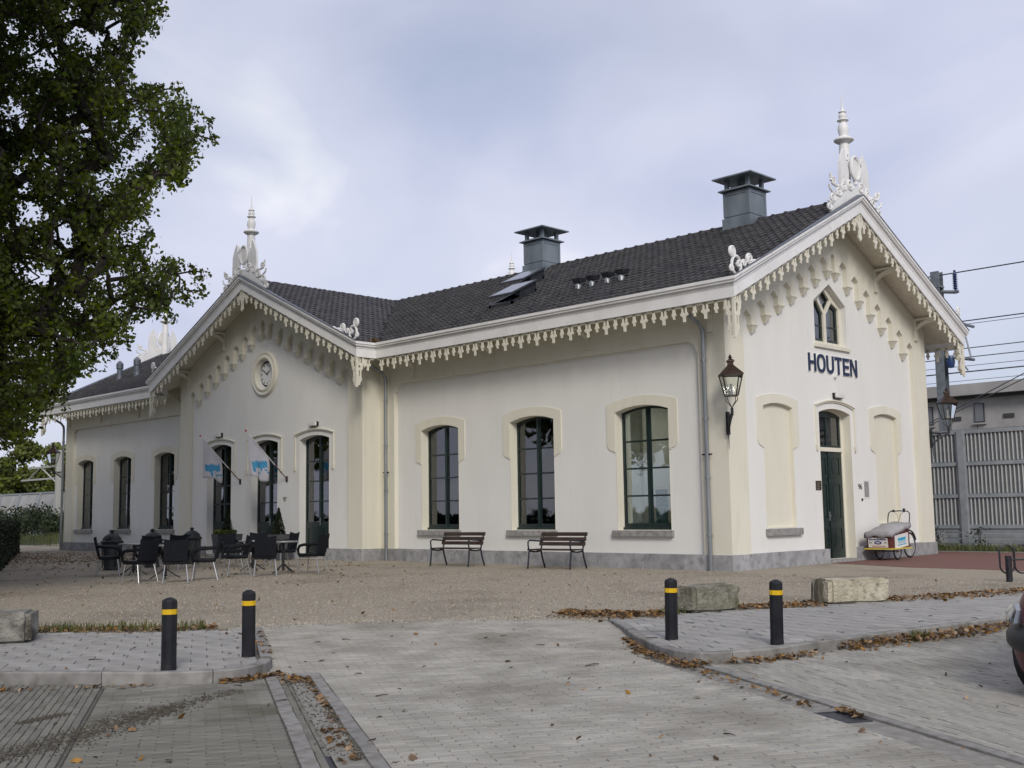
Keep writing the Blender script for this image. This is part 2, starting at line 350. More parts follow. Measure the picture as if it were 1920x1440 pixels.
def leaf_cloud(name, mat_, cen, size, parent=None, template=None, flat=0.0, up=None, jitter=0.35):
    """one mesh of many leaf-shaped faces; cen (n,3), size (n,)"""
    if template is None:
        tv = np.array([(0,-.5,0),(.16,-.28,.03),(.30,-.05,.0),(.22,.18,.04),(.12,.34,0),(0,.5,.02),(-.12,.34,0),(-.22,.18,.04),(-.30,-.05,0),(-.16,-.28,.03)])
        tf = [(0,1,9),(1,2,8,9),(2,3,7,8),(3,4,6,7),(4,5,6)]
    else: tv, tf = template
    n = len(cen); k = len(tv)
    a = rng.normal(size=(n, 3))
    if flat > 0: a[:, 2] = np.abs(a[:, 2]) + flat*3
    if up is not None: a = a + up
    a /= np.linalg.norm(a, axis=1)[:, None]
    b = rng.normal(size=(n, 3)); b -= a*(a*b).sum(1)[:, None]; b /= np.linalg.norm(b, axis=1)[:, None]
    c = np.cross(a, b)
    sz = size*(1+jitter*(rng.random(n)-.5)*2)
    asp = 0.75+0.5*rng.random(n)
    V = cen[:, None, :] + sz[:, None, None]*(tv[None, :, 0:1]*asp[:, None, None]*b[:, None, :] + tv[None, :, 1:2]*c[:, None, :] + tv[None, :, 2:3]*a[:, None, :]*(1+1.5*rng.random(n))[:, None, None])
    V = V.reshape(-1, 3)
    me = bpy.data.meshes.new(name); me.vertices.add(len(V)); me.vertices.foreach_set('co', V.astype(np.float32).ravel())
    lt = [len(f) for f in tf]; per = sum(lt)
    base = np.concatenate([np.array(f) for f in tf])
    li = (np.arange(n)[:, None]*k + base[None, :]).ravel()
    me.loops.add(len(li)); me.loops.foreach_set('vertex_index', li.astype(np.int32))
    starts = np.concatenate([[0], np.cumsum(lt)[:-1]])
    ls = (np.arange(n)[:, None]*per + starts[None, :]).ravel()
    me.polygons.add(n*len(tf)); me.polygons.foreach_set('loop_start', ls.astype(np.int32))
    me.materials.append(mat_); me.update(calc_edges=True); me.validate()
    o = bpy.data.objects.new(name, me); COL.objects.link(o); o.parent = parent
    return o

# ================================================================== STATION BUILDING
W, L, P, L2, LT = 9.82, 12.15, 0.651, 22.838, 33.98
O, OG, ZE = 0.79, 0.815, 5.754
RD = 0.12                       # recess of the white panels behind the cream frame
SL, SLC = 0.4955, 0.466         # roof slopes of main range and cross wing
XC = -(L+L2)/2                  # cross wing ridge
ZP = 6.13                       # roof plane height at the eave line
RIDGE = ZP + SL*(W/2+O)
B = thing('station_building', 'cream and white former railway station with dark tiled roofs', 'building', (0, 0, 0))

def f_front(y0): return lambda u, z, d: (u, y0-d, z)
def f_right(x0): return lambda u, z, d: (x0+d, u, z)
def f_left(x0): return lambda u, z, d: (x0-d, u, z)
def f_back(y0): return lambda u, z, d: (u, y0+d, z)
FF, FC, FR, FL_, FB = f_front(0), f_front(-P), f_right(0), f_left(-LT), f_back(W)

def arc(u0, u1, zs, zc, n=10):
    """points over a segmental arch from (u1,zs) to (u0,zs)"""
    h = zc-zs; c = (u1-u0)/2; R = (c*c+h*h)/(2*h); um = (u0+u1)/2; zo = zc-R
    a = math.asin(c/R)
    return [(um+R*math.sin(a*(1-2*i/n)), zo+R*math.cos(a*(1-2*i/n))) for i in range(n+1)]
def arcz(u, u0, u1, zs, zc):
    h = zc-zs; c = (u1-u0)/2; R = (c*c+h*h)/(2*h); um = (u0+u1)/2
    return zc-R+math.sqrt(max(0, R*R-(u-um)**2))
def arch_loop(u0, u1, z0, zs, zc, n=10): return [(u0, z0), (u1, z0)] + arc(u0, u1, zs, zc, n)
def rect(u0, u1, z0, z1): return [(u0, z0), (u1, z0), (u1, z1), (u0, z1)]

# --- openings -------------------------------------------------------
ZS0, ZSP, ZCR = 0.855, 3.64, 3.77
WIN_R = [(-10.41, -8.84), (-6.84, -5.27), (-3.27, -1.68)]
WIN_L = [(-32.98, -31.48), (-29.60, -28.08), (-26.18, -24.62)]
DOOR_C = [(-21.10, -19.52), (-18.29, -16.71), (-15.52, -13.93)]
ZD0, ZDS, ZDC = 0.05, 3.65, 3.78
GD = (4.05, 5.60)               # door in the gable end (along Y)
BL = [(1.58, 2.84), (6.84, 8.10)]   # blind windows in the gable end
def gable_win(): return [(4.05, 5.33), (5.65, 5.33), (5.65, 6.43), (4.85, 6.93), (4.05, 6.43)]
def zu(y): return ZP-0.26+SL*(min(y, W-y)+O)
def zuc(x): return ZP-0.26+SLC*(min(x+L2, -L-x)+O)

# --- white recessed walls -------------------------------------------
def wallpart(name, loops, fm, d0=-0.57, d1=-RD, m=WHITE): return MB().prism(loops, fm, d0, d1).build(name, m, B)
zt = 6.22
wallpart('wall', [rect(-L-0.3, -0.14, 0, zt)] + [arch_loop(a, b, ZS0, ZSP, ZCR) for a, b in WIN_R], FF)
wallpart('wall', [rect(-LT+0.14, -L2+0.3, 0, zt)] + [arch_loop(a, b, ZS0, ZSP, ZCR) for a, b in WIN_L], FF)
gp = [(0.14, 0), (W-0.14, 0), (W-0.14, zu(0.14)), (W/2, zu(W/2)), (0.14, zu(0.14))]
wallpart('wall', [gp, arch_loop(GD[0], GD[1], 0.02, 3.64, 3.76), gable_win()] + [arch_loop(a, b, 0.87, 3.66, 3.75) for a, b in BL], FR)
wallpart('wall', [gp], FL_)
cp = [(-L2+0.14, 0), (-L-0.14, 0), (-L-0.14, zuc(-L)), (XC, zuc(XC)), (-L2+0.14, zuc(-L))]
circ = lambda cx, cz, r, n=28: [(cx+r*math.cos(2*math.pi*i/n), cz+r*math.sin(2*math.pi*i/n)) for i in range(n)]
wallpart('wall', [cp, circ(XC, 5.93, 0.44)] + [arch_loop(a, b, 0.02, ZDS, ZDC) for a, b in DOOR_C], FC)
wallpart('wall', [rect(-LT+0.14, -0.14, 0, zt)], FB)
cpb = [(-L2, 0), (-L, 0), (-L, zuc(-L)), (XC, zuc(XC)), (-L2, zuc(-L))]
wallpart('wall', [cpb], f_back(W+P), d0=-0.5, d1=0)
# side walls of the projecting cross wing (plain cream)
wallpart('side_wall', [rect(-P+RD, 0.30, 0, zt)], f_right(-L), d0=-0.4, d1=0, m=CREAM)
wallpart('side_wall', [rect(-P+RD, 0.30, 0, zt)], f_left(-L2), d0=-0.4, d1=0, m=CREAM)
wallpart('side_wall', [rect(W-0.3, W+P-0.2, 0, zt)], f_right(-L), d0=-0.4, d1=0, m=CREAM)
wallpart('side_wall', [rect(W-0.3, W+P-0.2, 0, zt)], f_left(-L2), d0=-0.4, d1=0, m=CREAM)

# --- cream raised frames --------------------------------------------
def eared(u0, u1, z0, z1):
    q = []
    def cor(uc, s):
        pts = [(uc, z1-0.25), (uc+s*0.045, z1-0.25)]
        for i in range(5):
            a = math.pi/2*i/4; pts.append((uc+s*(0.045+0.17*(1-math.cos(a))), z1-0.21+0.17*math.sin(a)))
        pts.append((uc+s*0.215, z1)); return pts
    return [(u0, z0), (u1, z0)] + cor(u1, -1) + cor(u0, 1)[::-1]
MB().prism([rect(-L, -RD-0.005, 0, 6.18), eared(-11.49, -0.73, 0.3, 5.09)], FF, -RD-0.005, 0).build('pilaster_frame', CREAM, B)
MB().prism([rect(-LT+RD+0.005, -L2, 0, 6.18), eared(-33.25, -23.5, 0.3, 5.09)], FF, -RD-0.005, 0).build('pilaster_frame', CREAM, B)

def corbel_frame(u0, u1, um, offs, ztip0, sl, zfun, fm, zshift=0.665):
    """cream gable field with a stepped row of corbels along the rake"""
    cs = sorted([um-o for o in offs] + [um+o for o in offs]); bw = 0.115
    tip = lambda u: ztip0-sl*(abs(u-um)-offs[0])
    edges = [u0] + cs + [u1]
    hole = [(u0, 0.3)]; up = []
    first = cs[0]-bw-0.35; last = cs[-1]+bw+0.35
    path = [(first, -0.05)]
    for i in range(len(cs)+1):
        l = first if i == 0 else cs[i-1]+bw
        r = last if i == len(cs) else cs[i]-bw
        m = (l+r)/2; w = r-l
        zap = tip(m)+zshift-(0.1 if i == len(cs)//2 else 0); zsd = zap-0.40*w
        path += [(l, zsd), (m, zap), (r, zsd)]
        if i < len(cs):
            zb = tip(cs[i])+0.2; path += [(cs[i]-bw, zb), (cs[i]+bw, zb)]
    path += [(last, -0.05)]
    hole = path[::-1]
    outer = [(u0, -.1), (u1, -.1), (u1, zfun(u1)), (um, zfun(um)), (u0, zfun(u0))]
    MB().prism([outer, hole], fm, -RD-0.005, 0).build('gable_frame', CREAM, B)
    return [(c, tip(c)) for c in cs]
COR_R = corbel_frame(0.0, W, W/2, [0.2+0.585*i for i in range(7)], 7.03, 0.4985, lambda y: zu(y), FR)
COR_C = corbel_frame(-L2, -L, XC, [0.22+0.566*i for i in range(8)], 7.05, 0.467, lambda x: zuc(x), FC)
corb_me = MB()
corb_me.box(-0.132, 0.132, -0.03, RD+0.0, 0.175, 0.205)
for za, wa, da, zb, wb, db in ((0.175, 0.122, -0.02, 0.035, 0.035, 0.05), (0.035, 0.035, 0.05, 0.005, 0.02, 0.06)):
    corb_me.add([(-wa, da, za), (wa, da, za), (wa, RD, za), (-wa, RD, za), (-wb, db, zb), (wb, db, zb), (wb, RD, zb), (-wb, RD, zb)],
                [(0,1,2,3), (4,7,6,5), (0,4,5,1), (1,5,6,2), (2,6,7,3), (3,7,4,0)])
corb_m = corb_me.mesh('corbel', CREAM)
for c, t in COR_C: inst('corbel', corb_m, B, (c, -P-0.002, t))
for c, t in COR_R: inst('corbel', corb_m, B, (0.002, c, t), math.pi/2)
MB().prism([[(0.0, 0), (W, 0), (W, zu(W)), (W/2, zu(W/2)), (0, zu(0))]], FL_, -RD-0.005, 0).build('gable_frame', CREAM, B)

# --- plinth of stone blocks ------------------------------------------
def plinth_run(fm, u0, u1, skip=(), ends=(0.04, 0.04)):
    segs = []; a = u0
    for s0, s1 in skip: segs.append((a, s0)); a = s1
    segs.append((a, u1))
    for a, b in segs:
        n = max(1, round((b-a)/1.25))
        cuts = [a+(b-a)*i/n+(0 if i in (0, n) else random.uniform(-.12, .12)) for i in range(n+1)]
        for i in range(n):
            MB().prism([rect(cuts[i]+0.003, cuts[i+1]-0.003, -0.05, 0.33)], fm, -0.135, 0.04).build('plinth_stone', PLINTH, B, bevel=0.008)
plinth_run(FF, -L+0.04, 0.04)
plinth_run(FF, -LT-0.04, -L2-0.04)
plinth_run(FR, -0.0, W+0.04, [(GD[0]+0.0, GD[1]-0.0)])
plinth_run(FC, -L2-0.04, -L+0.04, DOOR_C)
plinth_run(f_right(-L), -P, -0.04)
plinth_run(f_left(-L2), -P, -0.04)
plinth_run(FL_, 0, W+.04)

# --- windows ----------------------------------------------------------
PANES = []
def window(fm, u0, u1, z0, zs, zc, dfr=-0.36, rows=4, zglass=None, surround=True, sill=True, door=False, name='window'):
    fr = 0.065; mid = 0.055; um = (u0+u1)/2
    zg0 = zglass if zglass else z0+0.16
    zt_ = zs-0.02
    hts = [zg0+(zt_-0.03-zg0)*i/rows for i in range(rows+1)]
    outer = arch_loop(u0, u1, z0, zs, zc)
    holes = []
    for c, (a, b) in enumerate(((u0+fr, um-mid), (um+mid, u1-fr))):
        for r in range(rows):
            za = hts[r]+(0.02 if r else 0); zb = hts[r+1]-0.02
            if r < rows-1: holes.append(rect(a, b, za, zb))
            else: holes.append([(a, za), (b, za)] + [(b+(a-b)*i/5, arcz(b+(a-b)*i/5, u0, u1, zs, zc)-fr) for i in range(6)])
    mb = MB(); mb.prism([outer]+holes, fm, dfr-0.06, dfr)
    mb.prism([rect(um-0.035, um+0.035, z0+0.03, zc-fr-0.02)], fm, dfr-0.0, dfr+0.025)
    if door:
        for a, b in ((u0+fr, um-mid), (um+mid, u1-fr)):
            mb.prism([rect(a+.03, b-.03, z0+0.22, zg0-0.12), rect(a+.10, b-.10, z0+0.30, zg0-0.20)], fm, dfr-.0, dfr+.018)
    else:
        mb.prism([rect(u0+.01, u1-.01, z0+0.0, z0+0.07)], fm, dfr, dfr+0.05)
    o = mb.build(name, GREEN, B)
    for h in holes:
        MB().prism([h], fm, dfr-0.035, dfr-0.03).build('pane', GLASS, o)
    lin = 0.012
    inner = arch_loop(u0+lin, u1-lin, z0+lin, zs, zc-lin)
    if surround == 'win':
        e = 0.255; zo = zs+0.20
        sl_ = []
        # outer: right ear bottom -> up -> arch -> left ear
        out = [(u1, 2.70), (u1+0.06, 2.70)]
        for i in range(5):
            t = math.pi/2*i/4; out.append((u1+0.06+(e-0.075)*math.sin(t), 2.73+0.12*(1-math.cos(t))))
        out += [(u1+e, 2.87)]
        out += arc(u0-e, u1+e, zo, zc+0.23, 12)
        out += [(u0-e, 2.87)]
        for i in range(4, -1, -1):
            t = math.pi/2*i/4; out.append((u0-0.06-(e-0.075)*math.sin(t), 2.73+0.12*(1-math.cos(t))))
        out += [(u0-0.06, 2.70), (u0, 2.70)]
        out += arc(u0, u1, zs, zc, 12)[::-1]
        s = MB(); s.prism([out], fm, -RD-0.01, -RD+0.022)
        s.prism([arch_loop(u0, u1, z0, zs, zc), inner], fm, dfr-0.01, -RD+0.006)
        s.build('surround', CREAM, o)
    elif surround == 'hood':
        s = MB(); s.prism([arch_loop(u0, u1, z0, zs, zc), inner], fm, dfr-0.01, -RD+0.006); s.build('jamb', WHITE, o)
        hood(fm, u0-0.24, u1+0.24, o)
    if sill:
        MB().prism([rect(u0-0.12, u1+0.06, z0-0.145, z0+0.002)], fm, dfr-0.03, -RD+0.09).build('sill', SILL, o, bevel=0.01)
    return o
def hood(fm, a, b, par):
    zs, zc, zl = 3.81, 3.95, 2.80; w = 0.045
    out = [(b, zl)] + arc(a, b, zs, zc, 12) + [(a, zl), (a+w, zl)] + arc(a+w, b-w, zs-w, zc-w, 12)[::-1] + [(b-w, zl)]
    s = MB(); s.prism([out], fm, -RD-0.005, -RD+0.035)
    s.prism([arc(a-0.02, b+0.02, zs+0.0, zc+0.02, 12) + arc(a, b, zs-0.015, zc-0.015, 12)[::-1]], fm, -RD-0.004, -RD+0.06)
    for c in (a+w/2, b-w/2):
        s.prism([[(c-0.06, zl+0.03), (c+0.06, zl+0.03), (c+0.02, zl-0.10), (c-0.02, zl-0.10)]], fm, -RD-0.003, -RD+0.05)
    s.build('hood_mould', CREAM, par)
for a, b in WIN_R + WIN_L: window(FF, a, b, ZS0, ZSP, ZCR, surround='win')
def handle(fm, u, z, d, par):
    s = MB(); s.prism([rect(u-.018, u+.018, z-.11, z+.11)], fm, d, d+.008)
    s.prism([rect(u-.10, u+.012, z-.005, z+.017)], fm, d+.035, d+.05); s.prism([rect(u-.01, u+.01, z-.004, z+.016)], fm, d, d+.04)
    s.build('handle', ALU, par)
for a, b in DOOR_C:
    o = window(FC, a, b, ZD0, ZDS, ZDC, surround='hood', sill=False, door=True, zglass=1.12, name='glazed_door')
    handle(FC, (a+b)/2+0.03, 1.12, -0.335, o)
    MB().prism([rect(a, b, 0.0, 0.05)], FC, -0.5, -RD-.01).build('threshold', SILL, o)

# gable end door: panelled double leaf under a two-light fan
def gable_door():
    a, b = GD; dfr = -0.36; um = (a+b)/2
    mb = MB()
    zs, zc = 3.64, 3.76
    mb.prism([arch_loop(a+0.10, b-0.10, 0.06, zs, zc), rect(a+0.17, um-0.025, 2.86, 3.56) , rect(um+0.025, b-0.17, 2.86, 3.56)], FR, dfr-0.05, dfr)
    for s0, s1 in ((a+0.13, um-0.01), (um+0.01, b-0.13)):
        for z0, z1 in ((0.22, 0.85), (0.98, 1.95), (2.05, 2.60)):
            mb.prism([rect(s0+.06, s1-.06, z0, z1), rect(s0+.13, s1-.13, z0+.07, z1-.07)], FR, dfr, dfr+0.02)
            mb.prism([rect(s0+.17, s1-.17, z0+.11, z1-.11)], FR, dfr, dfr+0.014)
    mb.prism([rect(um-.03, um+.03, 0.08, 2.68)], FR, dfr, dfr+0.03)
    o = mb.build('double_door', GREEN, B)
    for h in (rect(a+0.17, um-0.025, 2.86, 3.56), rect(um+0.025, b-0.17, 2.86, 3.56)): MB().prism([h], FR, dfr-0.03, dfr-0.025).build('pane', GLASS, o)
    j = MB(); j.prism([arch_loop(a, b, 0.0, zs+.002, zc+.002), arch_loop(a+0.10, b-0.10, 0.06, zs-.05, zc-0.05)], FR, dfr-0.045, dfr+0.02)
    j.prism([arch_loop(a, b, 0.0, zs, zc), arch_loop(a+.012, b-.012, 0.012, zs, zc-.012)], FR, dfr, -RD+.006)
    j.prism([rect(a+.10, b-.10, 2.70, 2.80)], FR, dfr-.02, dfr+.05)
    j.build('jamb', CREAM, o)
    hood(FR, a-0.17, b+0.20, o)
    handle(FR, um-0.06, 1.1, dfr+0.02, o)
    MB().prism([rect(a+.01, b-.01, -0.04, 0.05)], FR, -0.5, 0.03).build('threshold', SILL, o)
    return o
gable_door()
for a, b in BL:       # blind windows: cream field, raised band, stone sill on the first only
    o = MB().prism([arch_loop(a-.004, b+.004, 0.86, 3.66, 3.754)], FR, -0.30, -RD-0.085).build('blind_window', CREAM, B)
    e = 0.26
    out = [(b, 2.70), (b+0.06, 2.70)] + [(b+0.06+(e-0.075)*math.sin(math.pi/2*i/4), 2.73+0.12*(1-math.cos(math.pi/2*i/4))) for i in range(5)] + [(b+e, 2.87)]
    out += arc(a-e, b+e, 3.84, 3.96, 12) + [(a-e, 2.87)] + [(a-0.06-(e-0.075)*math.sin(math.pi/2*i/4), 2.73+0.12*(1-math.cos(math.pi/2*i/4))) for i in range(4, -1, -1)] + [(a-0.06, 2.70), (a, 2.70)]
    out += arc(a, b, 3.66, 3.75, 12)[::-1]
    s = MB(); s.prism([out], FR, -RD-0.01, -RD+0.022)
    s.prism([arch_loop(a, b, 0.87, 3.66, 3.75), arch_loop(a+.012, b-.012, 0.88, 3.66, 3.738)], FR, -RD-0.09, -RD+0.005); s.build('surround', CREAM, o)
MB().prism([rect(1.52, 3.0, 0.70, 0.855)], FR, -RD-0.05, -RD+0.09).build('sill', SILL, B, bevel=0.01)

# twin-light gable window
def gable_window():
    outer = gable_win(); dfr = -0.30; um = 4.85; t = 0.10
    hl = [(4.17, 5.45), (um-0.06, 5.45), (um-0.06, 6.16), (4.495, 6.50), (4.17, 6.36)]
    hr = [(um+0.06, 5.45), (5.53, 5.45), (5.53, 6.36), (5.205, 6.50), (um+0.06, 6.16)]
    ht = [(um, 6.22), (5.13, 6.56), (um, 6.78), (4.57, 6.56)]
    o = MB().prism([outer, hl, hr, ht], FR, dfr-0.05, dfr+0.03).build('twin_light_window', CREAMP, B)
    lin = MB(); lin.prism([outer, [(4.065, 5.345), (5.635, 5.345), (5.635, 6.42), (4.85, 6.915), (4.065, 6.42)]], FR, dfr, -RD+.004); lin.build('reveal', WHITE, o)
    def ins(h, k):
        cx = sum(p[0] for p in h)/len(h); cz = sum(p[1] for p in h)/len(h)
        return [(p[0]+(cx-p[0])*k, p[1]+(cz-p[1])*k*0.6) for p in h]
    for h in (hl, hr, ht):
        g = MB(); g.prism([h, ins(h, 0.24)], FR, dfr-0.07, dfr-0.02)
        if h is not ht:
            us = [p[0] for p in h]; g.prism([rect(min(us), max(us), 5.84, 5.88)], FR, dfr-0.065, dfr-0.025)
        g.build('sash', GREEN, o)
        MB().prism([h], FR, dfr-0.052, dfr-0.047).build('pane', GLASS, o)
    MB().prism([rect(4.0, 5.72, 5.25, 5.335)], FR, dfr, -RD+0.06).build('sill', CREAMP, o)
gable_window()

# --- round clock --------------------------------------------------------
clk = thing('clock', 'round white station clock in a cream ring on the cross gable', 'clock', (XC, -P+RD, 5.93))
def ringm(prof, n=40):
    """rings around local -Y axis: prof of (r, out)"""
    vs = []; fs = []
    for r, d in prof:
        for i in range(n):
            a = 2*math.pi*i/n; vs.append((r*math.cos(a), -d, r*math.sin(a)))
    m = len(prof)
    for k in range(m):
        k2 = (k+1) % m
        for i in range(n): fs.append((k*n+i, k*n+(i+1) % n, k2*n+(i+1) % n, k2*n+i))
    return MB().add(vs, fs)
ringm([(0.73, -0.02), (0.73, 0.05), (0.69, 0.085), (0.64, 0.06), (0.60, 0.065), (0.55, 0.10), (0.50, 0.09), (0.44, -0.12), (0.445, -0.14), (0.5, -0.02)]).build('ring', CREAM, clk, smooth=SM)
d_ = MB(); d_.add([(0, 0.10, 0)]+[(0.44*math.cos(2*math.pi*i/40), 0.10, 0.44*math.sin(2*math.pi*i/40)) for i in range(40)], [(0, 1+(i+1) % 40, 1+i) for i in range(40)]); d_.build('backing', BLACK, clk)
dial = MB(); dial.prism([circ(0, 0, 0.365, 40)], lambda u, z, d: (u, -d, z), -0.09, -0.07); dial = dial.build('dial', CLOCKW, clk)
for i in range(12):
    a = 2*math.pi*i/12; MB().bar((0.27*math.sin(a), 0.068, 0.27*math.cos(a)), (0.34*math.sin(a), 0.068, 0.34*math.cos(a)), 0.03, 0.006, up=(0, 1, 0)).build('hour_mark', BLACK, dial)
for hr, ln, w in ((1.83/12, 0.18, 0.036), (50/60., 0.29, 0.024)):
    a = 2*math.pi*hr; MB().bar((-0.05*math.sin(a), 0.060, -0.05*math.cos(a)), (ln*math.sin(a), 0.060, ln*math.cos(a)), w, 0.006, up=(0, 1, 0)).build('hand', BLACK, clk)

# --- roof ---------------------------------------------------------------
zm = lambda x, y: ZP+SL*(y+O)
zmb = lambda x, y: ZP+SL*(W-y+O)
zcr = lambda x, y: ZP+SLC*(-L+O-x)
zcl = lambda x, y: ZP+SLC*(x+L2+O)
YF, YB = -P-OG, W+P+OG
_O, _OG, _YF, _YB = O, OG, YF, YB
O, OG, YF, YB = O-.03, OG-.03, YF+.03, YB-.03
SLOPES = [  # plan polygon, plane, tiled
    ([(-L+O, -O), (OG, -O), (OG, W/2), (XC, W/2)], zm, True),
    ([(-LT-OG, -O), (-L2-O, -O), (XC, W/2), (-LT-OG, W/2)], zm, True),
    ([(-L+O, YF), (-L+O, -O), (XC, W/2), (XC, YF)], zcr, True),
    ([(-L2-O, YF), (XC, YF), (XC, W/2), (-L2-O, -O)], zcl, False),
    ([(OG, W/2), (OG, W+O), (-L+O, W+O), (XC, W/2)], zmb, False),
    ([(-LT-OG, W/2), (XC, W/2), (-L2-O, W+O), (-LT-OG, W+O)], zmb, False),
    ([(-L+O, W+O), (-L+O, YB), (XC, YB), (XC, W/2)], zcr, False),
    ([(-L2-O, W+O), (XC, W/2), (XC, YB), (-L2-O, YB)], zcl, False)]
O, OG, YF, YB = _O, _OG, _YF, _YB
roof = MB()
soff = MB()
for pl, zf, t in SLOPES:
    roof.prism([pl], lambda u, v, d, zf=zf: (u, v, zf(u, v)+d), -0.20, -0.005)
    soff.prism([pl], lambda u, v, d, zf=zf: (u, v, zf(u, v)+d), -0.245, -0.201)
roof = roof.build('roof', DECK, B)
soff.build('soffit', CREAMP, B)
def inpoly(p, poly):
    x, y = p; c = False; n = len(poly)
    for i in range(n):
        x1, y1 = poly[i]; x2, y2 = poly[(i+1) % n]
        if (y1 > y) != (y2 > y) and x < (x2-x1)*(y-y1)/(y2-y1)+x1: c = not c
    return c
def tiles(poly, zf, axis, v0, v1, sgn, e0, e1):
    """axis: 0 eave runs along X (slope rises with +Y), 1 eave runs along Y (slope rises with -X)"""
    tw, rows_ = 0.205, 0.27
    prof = [(0, 0.0), (0.3, 0.010), (0.55, 0.036), (0.8, 0.041), (1.0, 0.004)]
    V = []; Fc = []
    nrow = int((v1-v0)/rows_); ncol = int((e1-e0)/tw)+1
    for r in range(nrow+1):
        for c in range(ncol):
            u0 = e0+c*tw; w0 = v0+r*rows_; wc = w0+rows_*0.5
            pc = (u0+tw/2, wc) if axis == 0 else (wc*sgn, u0+tw/2)
            if axis == 1: pc = (-L+O-(wc-v0), u0+tw/2)
            if not inpoly(pc, poly): continue
            k = len(V); j = random.uniform(-.004, .004); tilt = random.uniform(-.004, .004)
            for (dv, lift) in ((-0.02, 0.052), (rows_, 0.018)):
                for q, h in prof:
                    a = u0+q*tw; b = w0+dv
                    if axis == 0: x, y = a, b+j
                    else: x, y = -L+O-(b-v0)-j, a
                    V.append((x, y, zf(x, y)+h+lift-0.02+tilt*q))
            for q, h in prof:
                a = u0+q*tw; b = w0-0.02
                if axis == 0: x, y = a, b+j
                else: x, y = -L+O-(b-v0)-j, a
                V.append((x, y, zf(x, y)+h-0.004))
            for i in range(4):
                Fc.append((k+i, k+i+1, k+6+i, k+5+i)); Fc.append((k+10+i, k+11+i, k+1+i, k+i))
    return MB().add(V, Fc)
stuff(tiles(SLOPES[0][0], zm, 0, -O+0.04, W/2-.1, 1, -17.5, OG-0.1).build('roof_tiles', TILE, roof, smooth=SM, fix=False))
stuff(tiles(SLOPES[1][0], zm, 0, -O+0.04, W/2-.1, 1, -LT-OG+.1, -17.5).build('roof_tiles', TILE, roof, smooth=SM, fix=False))
stuff(tiles(SLOPES[2][0], zcr, 1, 0.04, 6.05, 1, YF+0.1, W/2).build('roof_tiles', TILE, roof, smooth=SM, fix=False))
# ridge tiles
rt = MB(); vs = []; n_ = 7
for x, r in ((-0.20, 0.135), (-0.16, 0.135), (-0.158, 0.115), (0.20, 0.105)):
    for i in range(n_):
        a = math.pi*i/(n_-1); vs.append((x, r*math.cos(a), r*math.sin(a)*0.95))
rt.add(vs, [(k*n_+i, k*n_+i+1, (k+1)*n_+i+1, (k+1)*n_+i) for k in range(3) for i in range(n_-1)] + [tuple(range(n_))])
rt_m = rt.mesh('ridge_tile', TILE)
x = OG-0.75
while x > -LT-OG+0.7:
    if abs(x+2.52) > 0.5 and abs(x+10.1) > 0.5: inst('ridge_tile', rt_m, roof, (x, W/2, RIDGE-0.035))
    x -= 0.385
y = YF+0.75
while y < W/2-0.2: inst('ridge_tile', rt_m, roof, (XC, y, RIDGE-0.035), -math.pi/2); y += 0.385
# valley lead
vl = MB()
for sx, xa in ((1, -L+O), (-1, -L2-O)):
    a = Vector((xa, -O, ZP)); b = Vector((XC, W/2, RIDGE))
    t = (b-a).normalized(); s_ = Vector((sx*0.75, -0.66, 0))*0.09
    up_ = Vector((0, 0, 0.012))
    vl.add([a+up_+Vector((0.11*sx, 0, 0)), a+up_+Vector((0, -0.11, 0)), b+up_+Vector((0, -0.11, 0)), b+up_+Vector((0.11*sx, 0, 0)), a+up_*.2, b+up_*.2], [(0, 4, 5, 3), (4, 1, 2, 5)])
vl.build('valley_lead', LEAD, roof, fix=False)

# --- fascia, verge boards, fringe --------------------------------------
FPROF = [(-0.035, 0), (0, 0), (0, 0.235), (0.012, 0.245), (0.012, 0.305), (0.07, 0.312), (0.07, 0.345), (0.10, 0.365), (0.10, 0.43), (-0.035, 0.43)]
def sweep(p0, p1, out, prof, m0, m1, name, m, par, zadd=0.0):
    p0 = Vector(p0); p1 = Vector(p1); out = Vector(out)
    al = Vector((p1.x-p0.x, p1.y-p0.y, 0)).normalized(); vs = []
    for p, mm in ((p0, -m0), (p1, m1)):
        for d, z in prof: vs.append(p + out*d + Vector((0, 0, z+zadd)) + al*(mm*d))
    n = len(prof)
    fs = [(i, (i+1) % n, n+(i+1) % n, n+i) for i in range(n)] + [tuple(range(n-1, -1, -1)), tuple(range(n, 2*n))]
    return MB().add(vs, fs).build(name, m, par)
pend_b = MB().prism([[(-.066, .06), (-.066, -.115), (-.10, -.15), (-.10, -.185), (-.045, -.215), (-.032, -.24), (-.032, -.335), (.032, -.335), (.032, -.24), (.045, -.215), (.10, -.185), (.10, -.15), (.066, -.115), (.066, .06)],
                     [(-.027, -.02), (.027, -.02), (.027, -.135), (-.027, -.135)]], lambda u, z, d: (u, -d, z), -0.015, 0.015).mesh('pendant', CREAMP)
pend_s = MB().prism([[(-.034, .06), (-.034, -.10), (-.056, -.135), (-.056, -.165), (-.024, -.19), (-.024, -.245), (.024, -.245), (.024, -.19), (.056, -.165), (.056, -.135), (.034, -.10), (.034, .06)]], lambda u, z, d: (u, -d, z), -0.015, 0.015).mesh('pendant', CREAMP)
def fringe(p0, p1, rz, par, inset=0.22):
    p0 = Vector(p0); p1 = Vector(p1); hl = Vector((p1.x-p0.x, p1.y-p0.y, 0)).length
    n = max(2, int((hl-2*inset)/0.27)); n -= n % 2
    st = MB(); st.bar(p0+Vector((0, 0, -0.02)), p1+Vector((0, 0, -0.02)), 0.03, 0.06); st.build('fringe_strip', CREAMP, par)
    for i in range(n+1):
        t = (inset+(hl-2*inset)*i/n)/hl
        inst('pendant', pend_b if i % 2 == 0 else pend_s, par, p0.lerp(p1, t)+Vector((0, 0, -0.03)), rz)
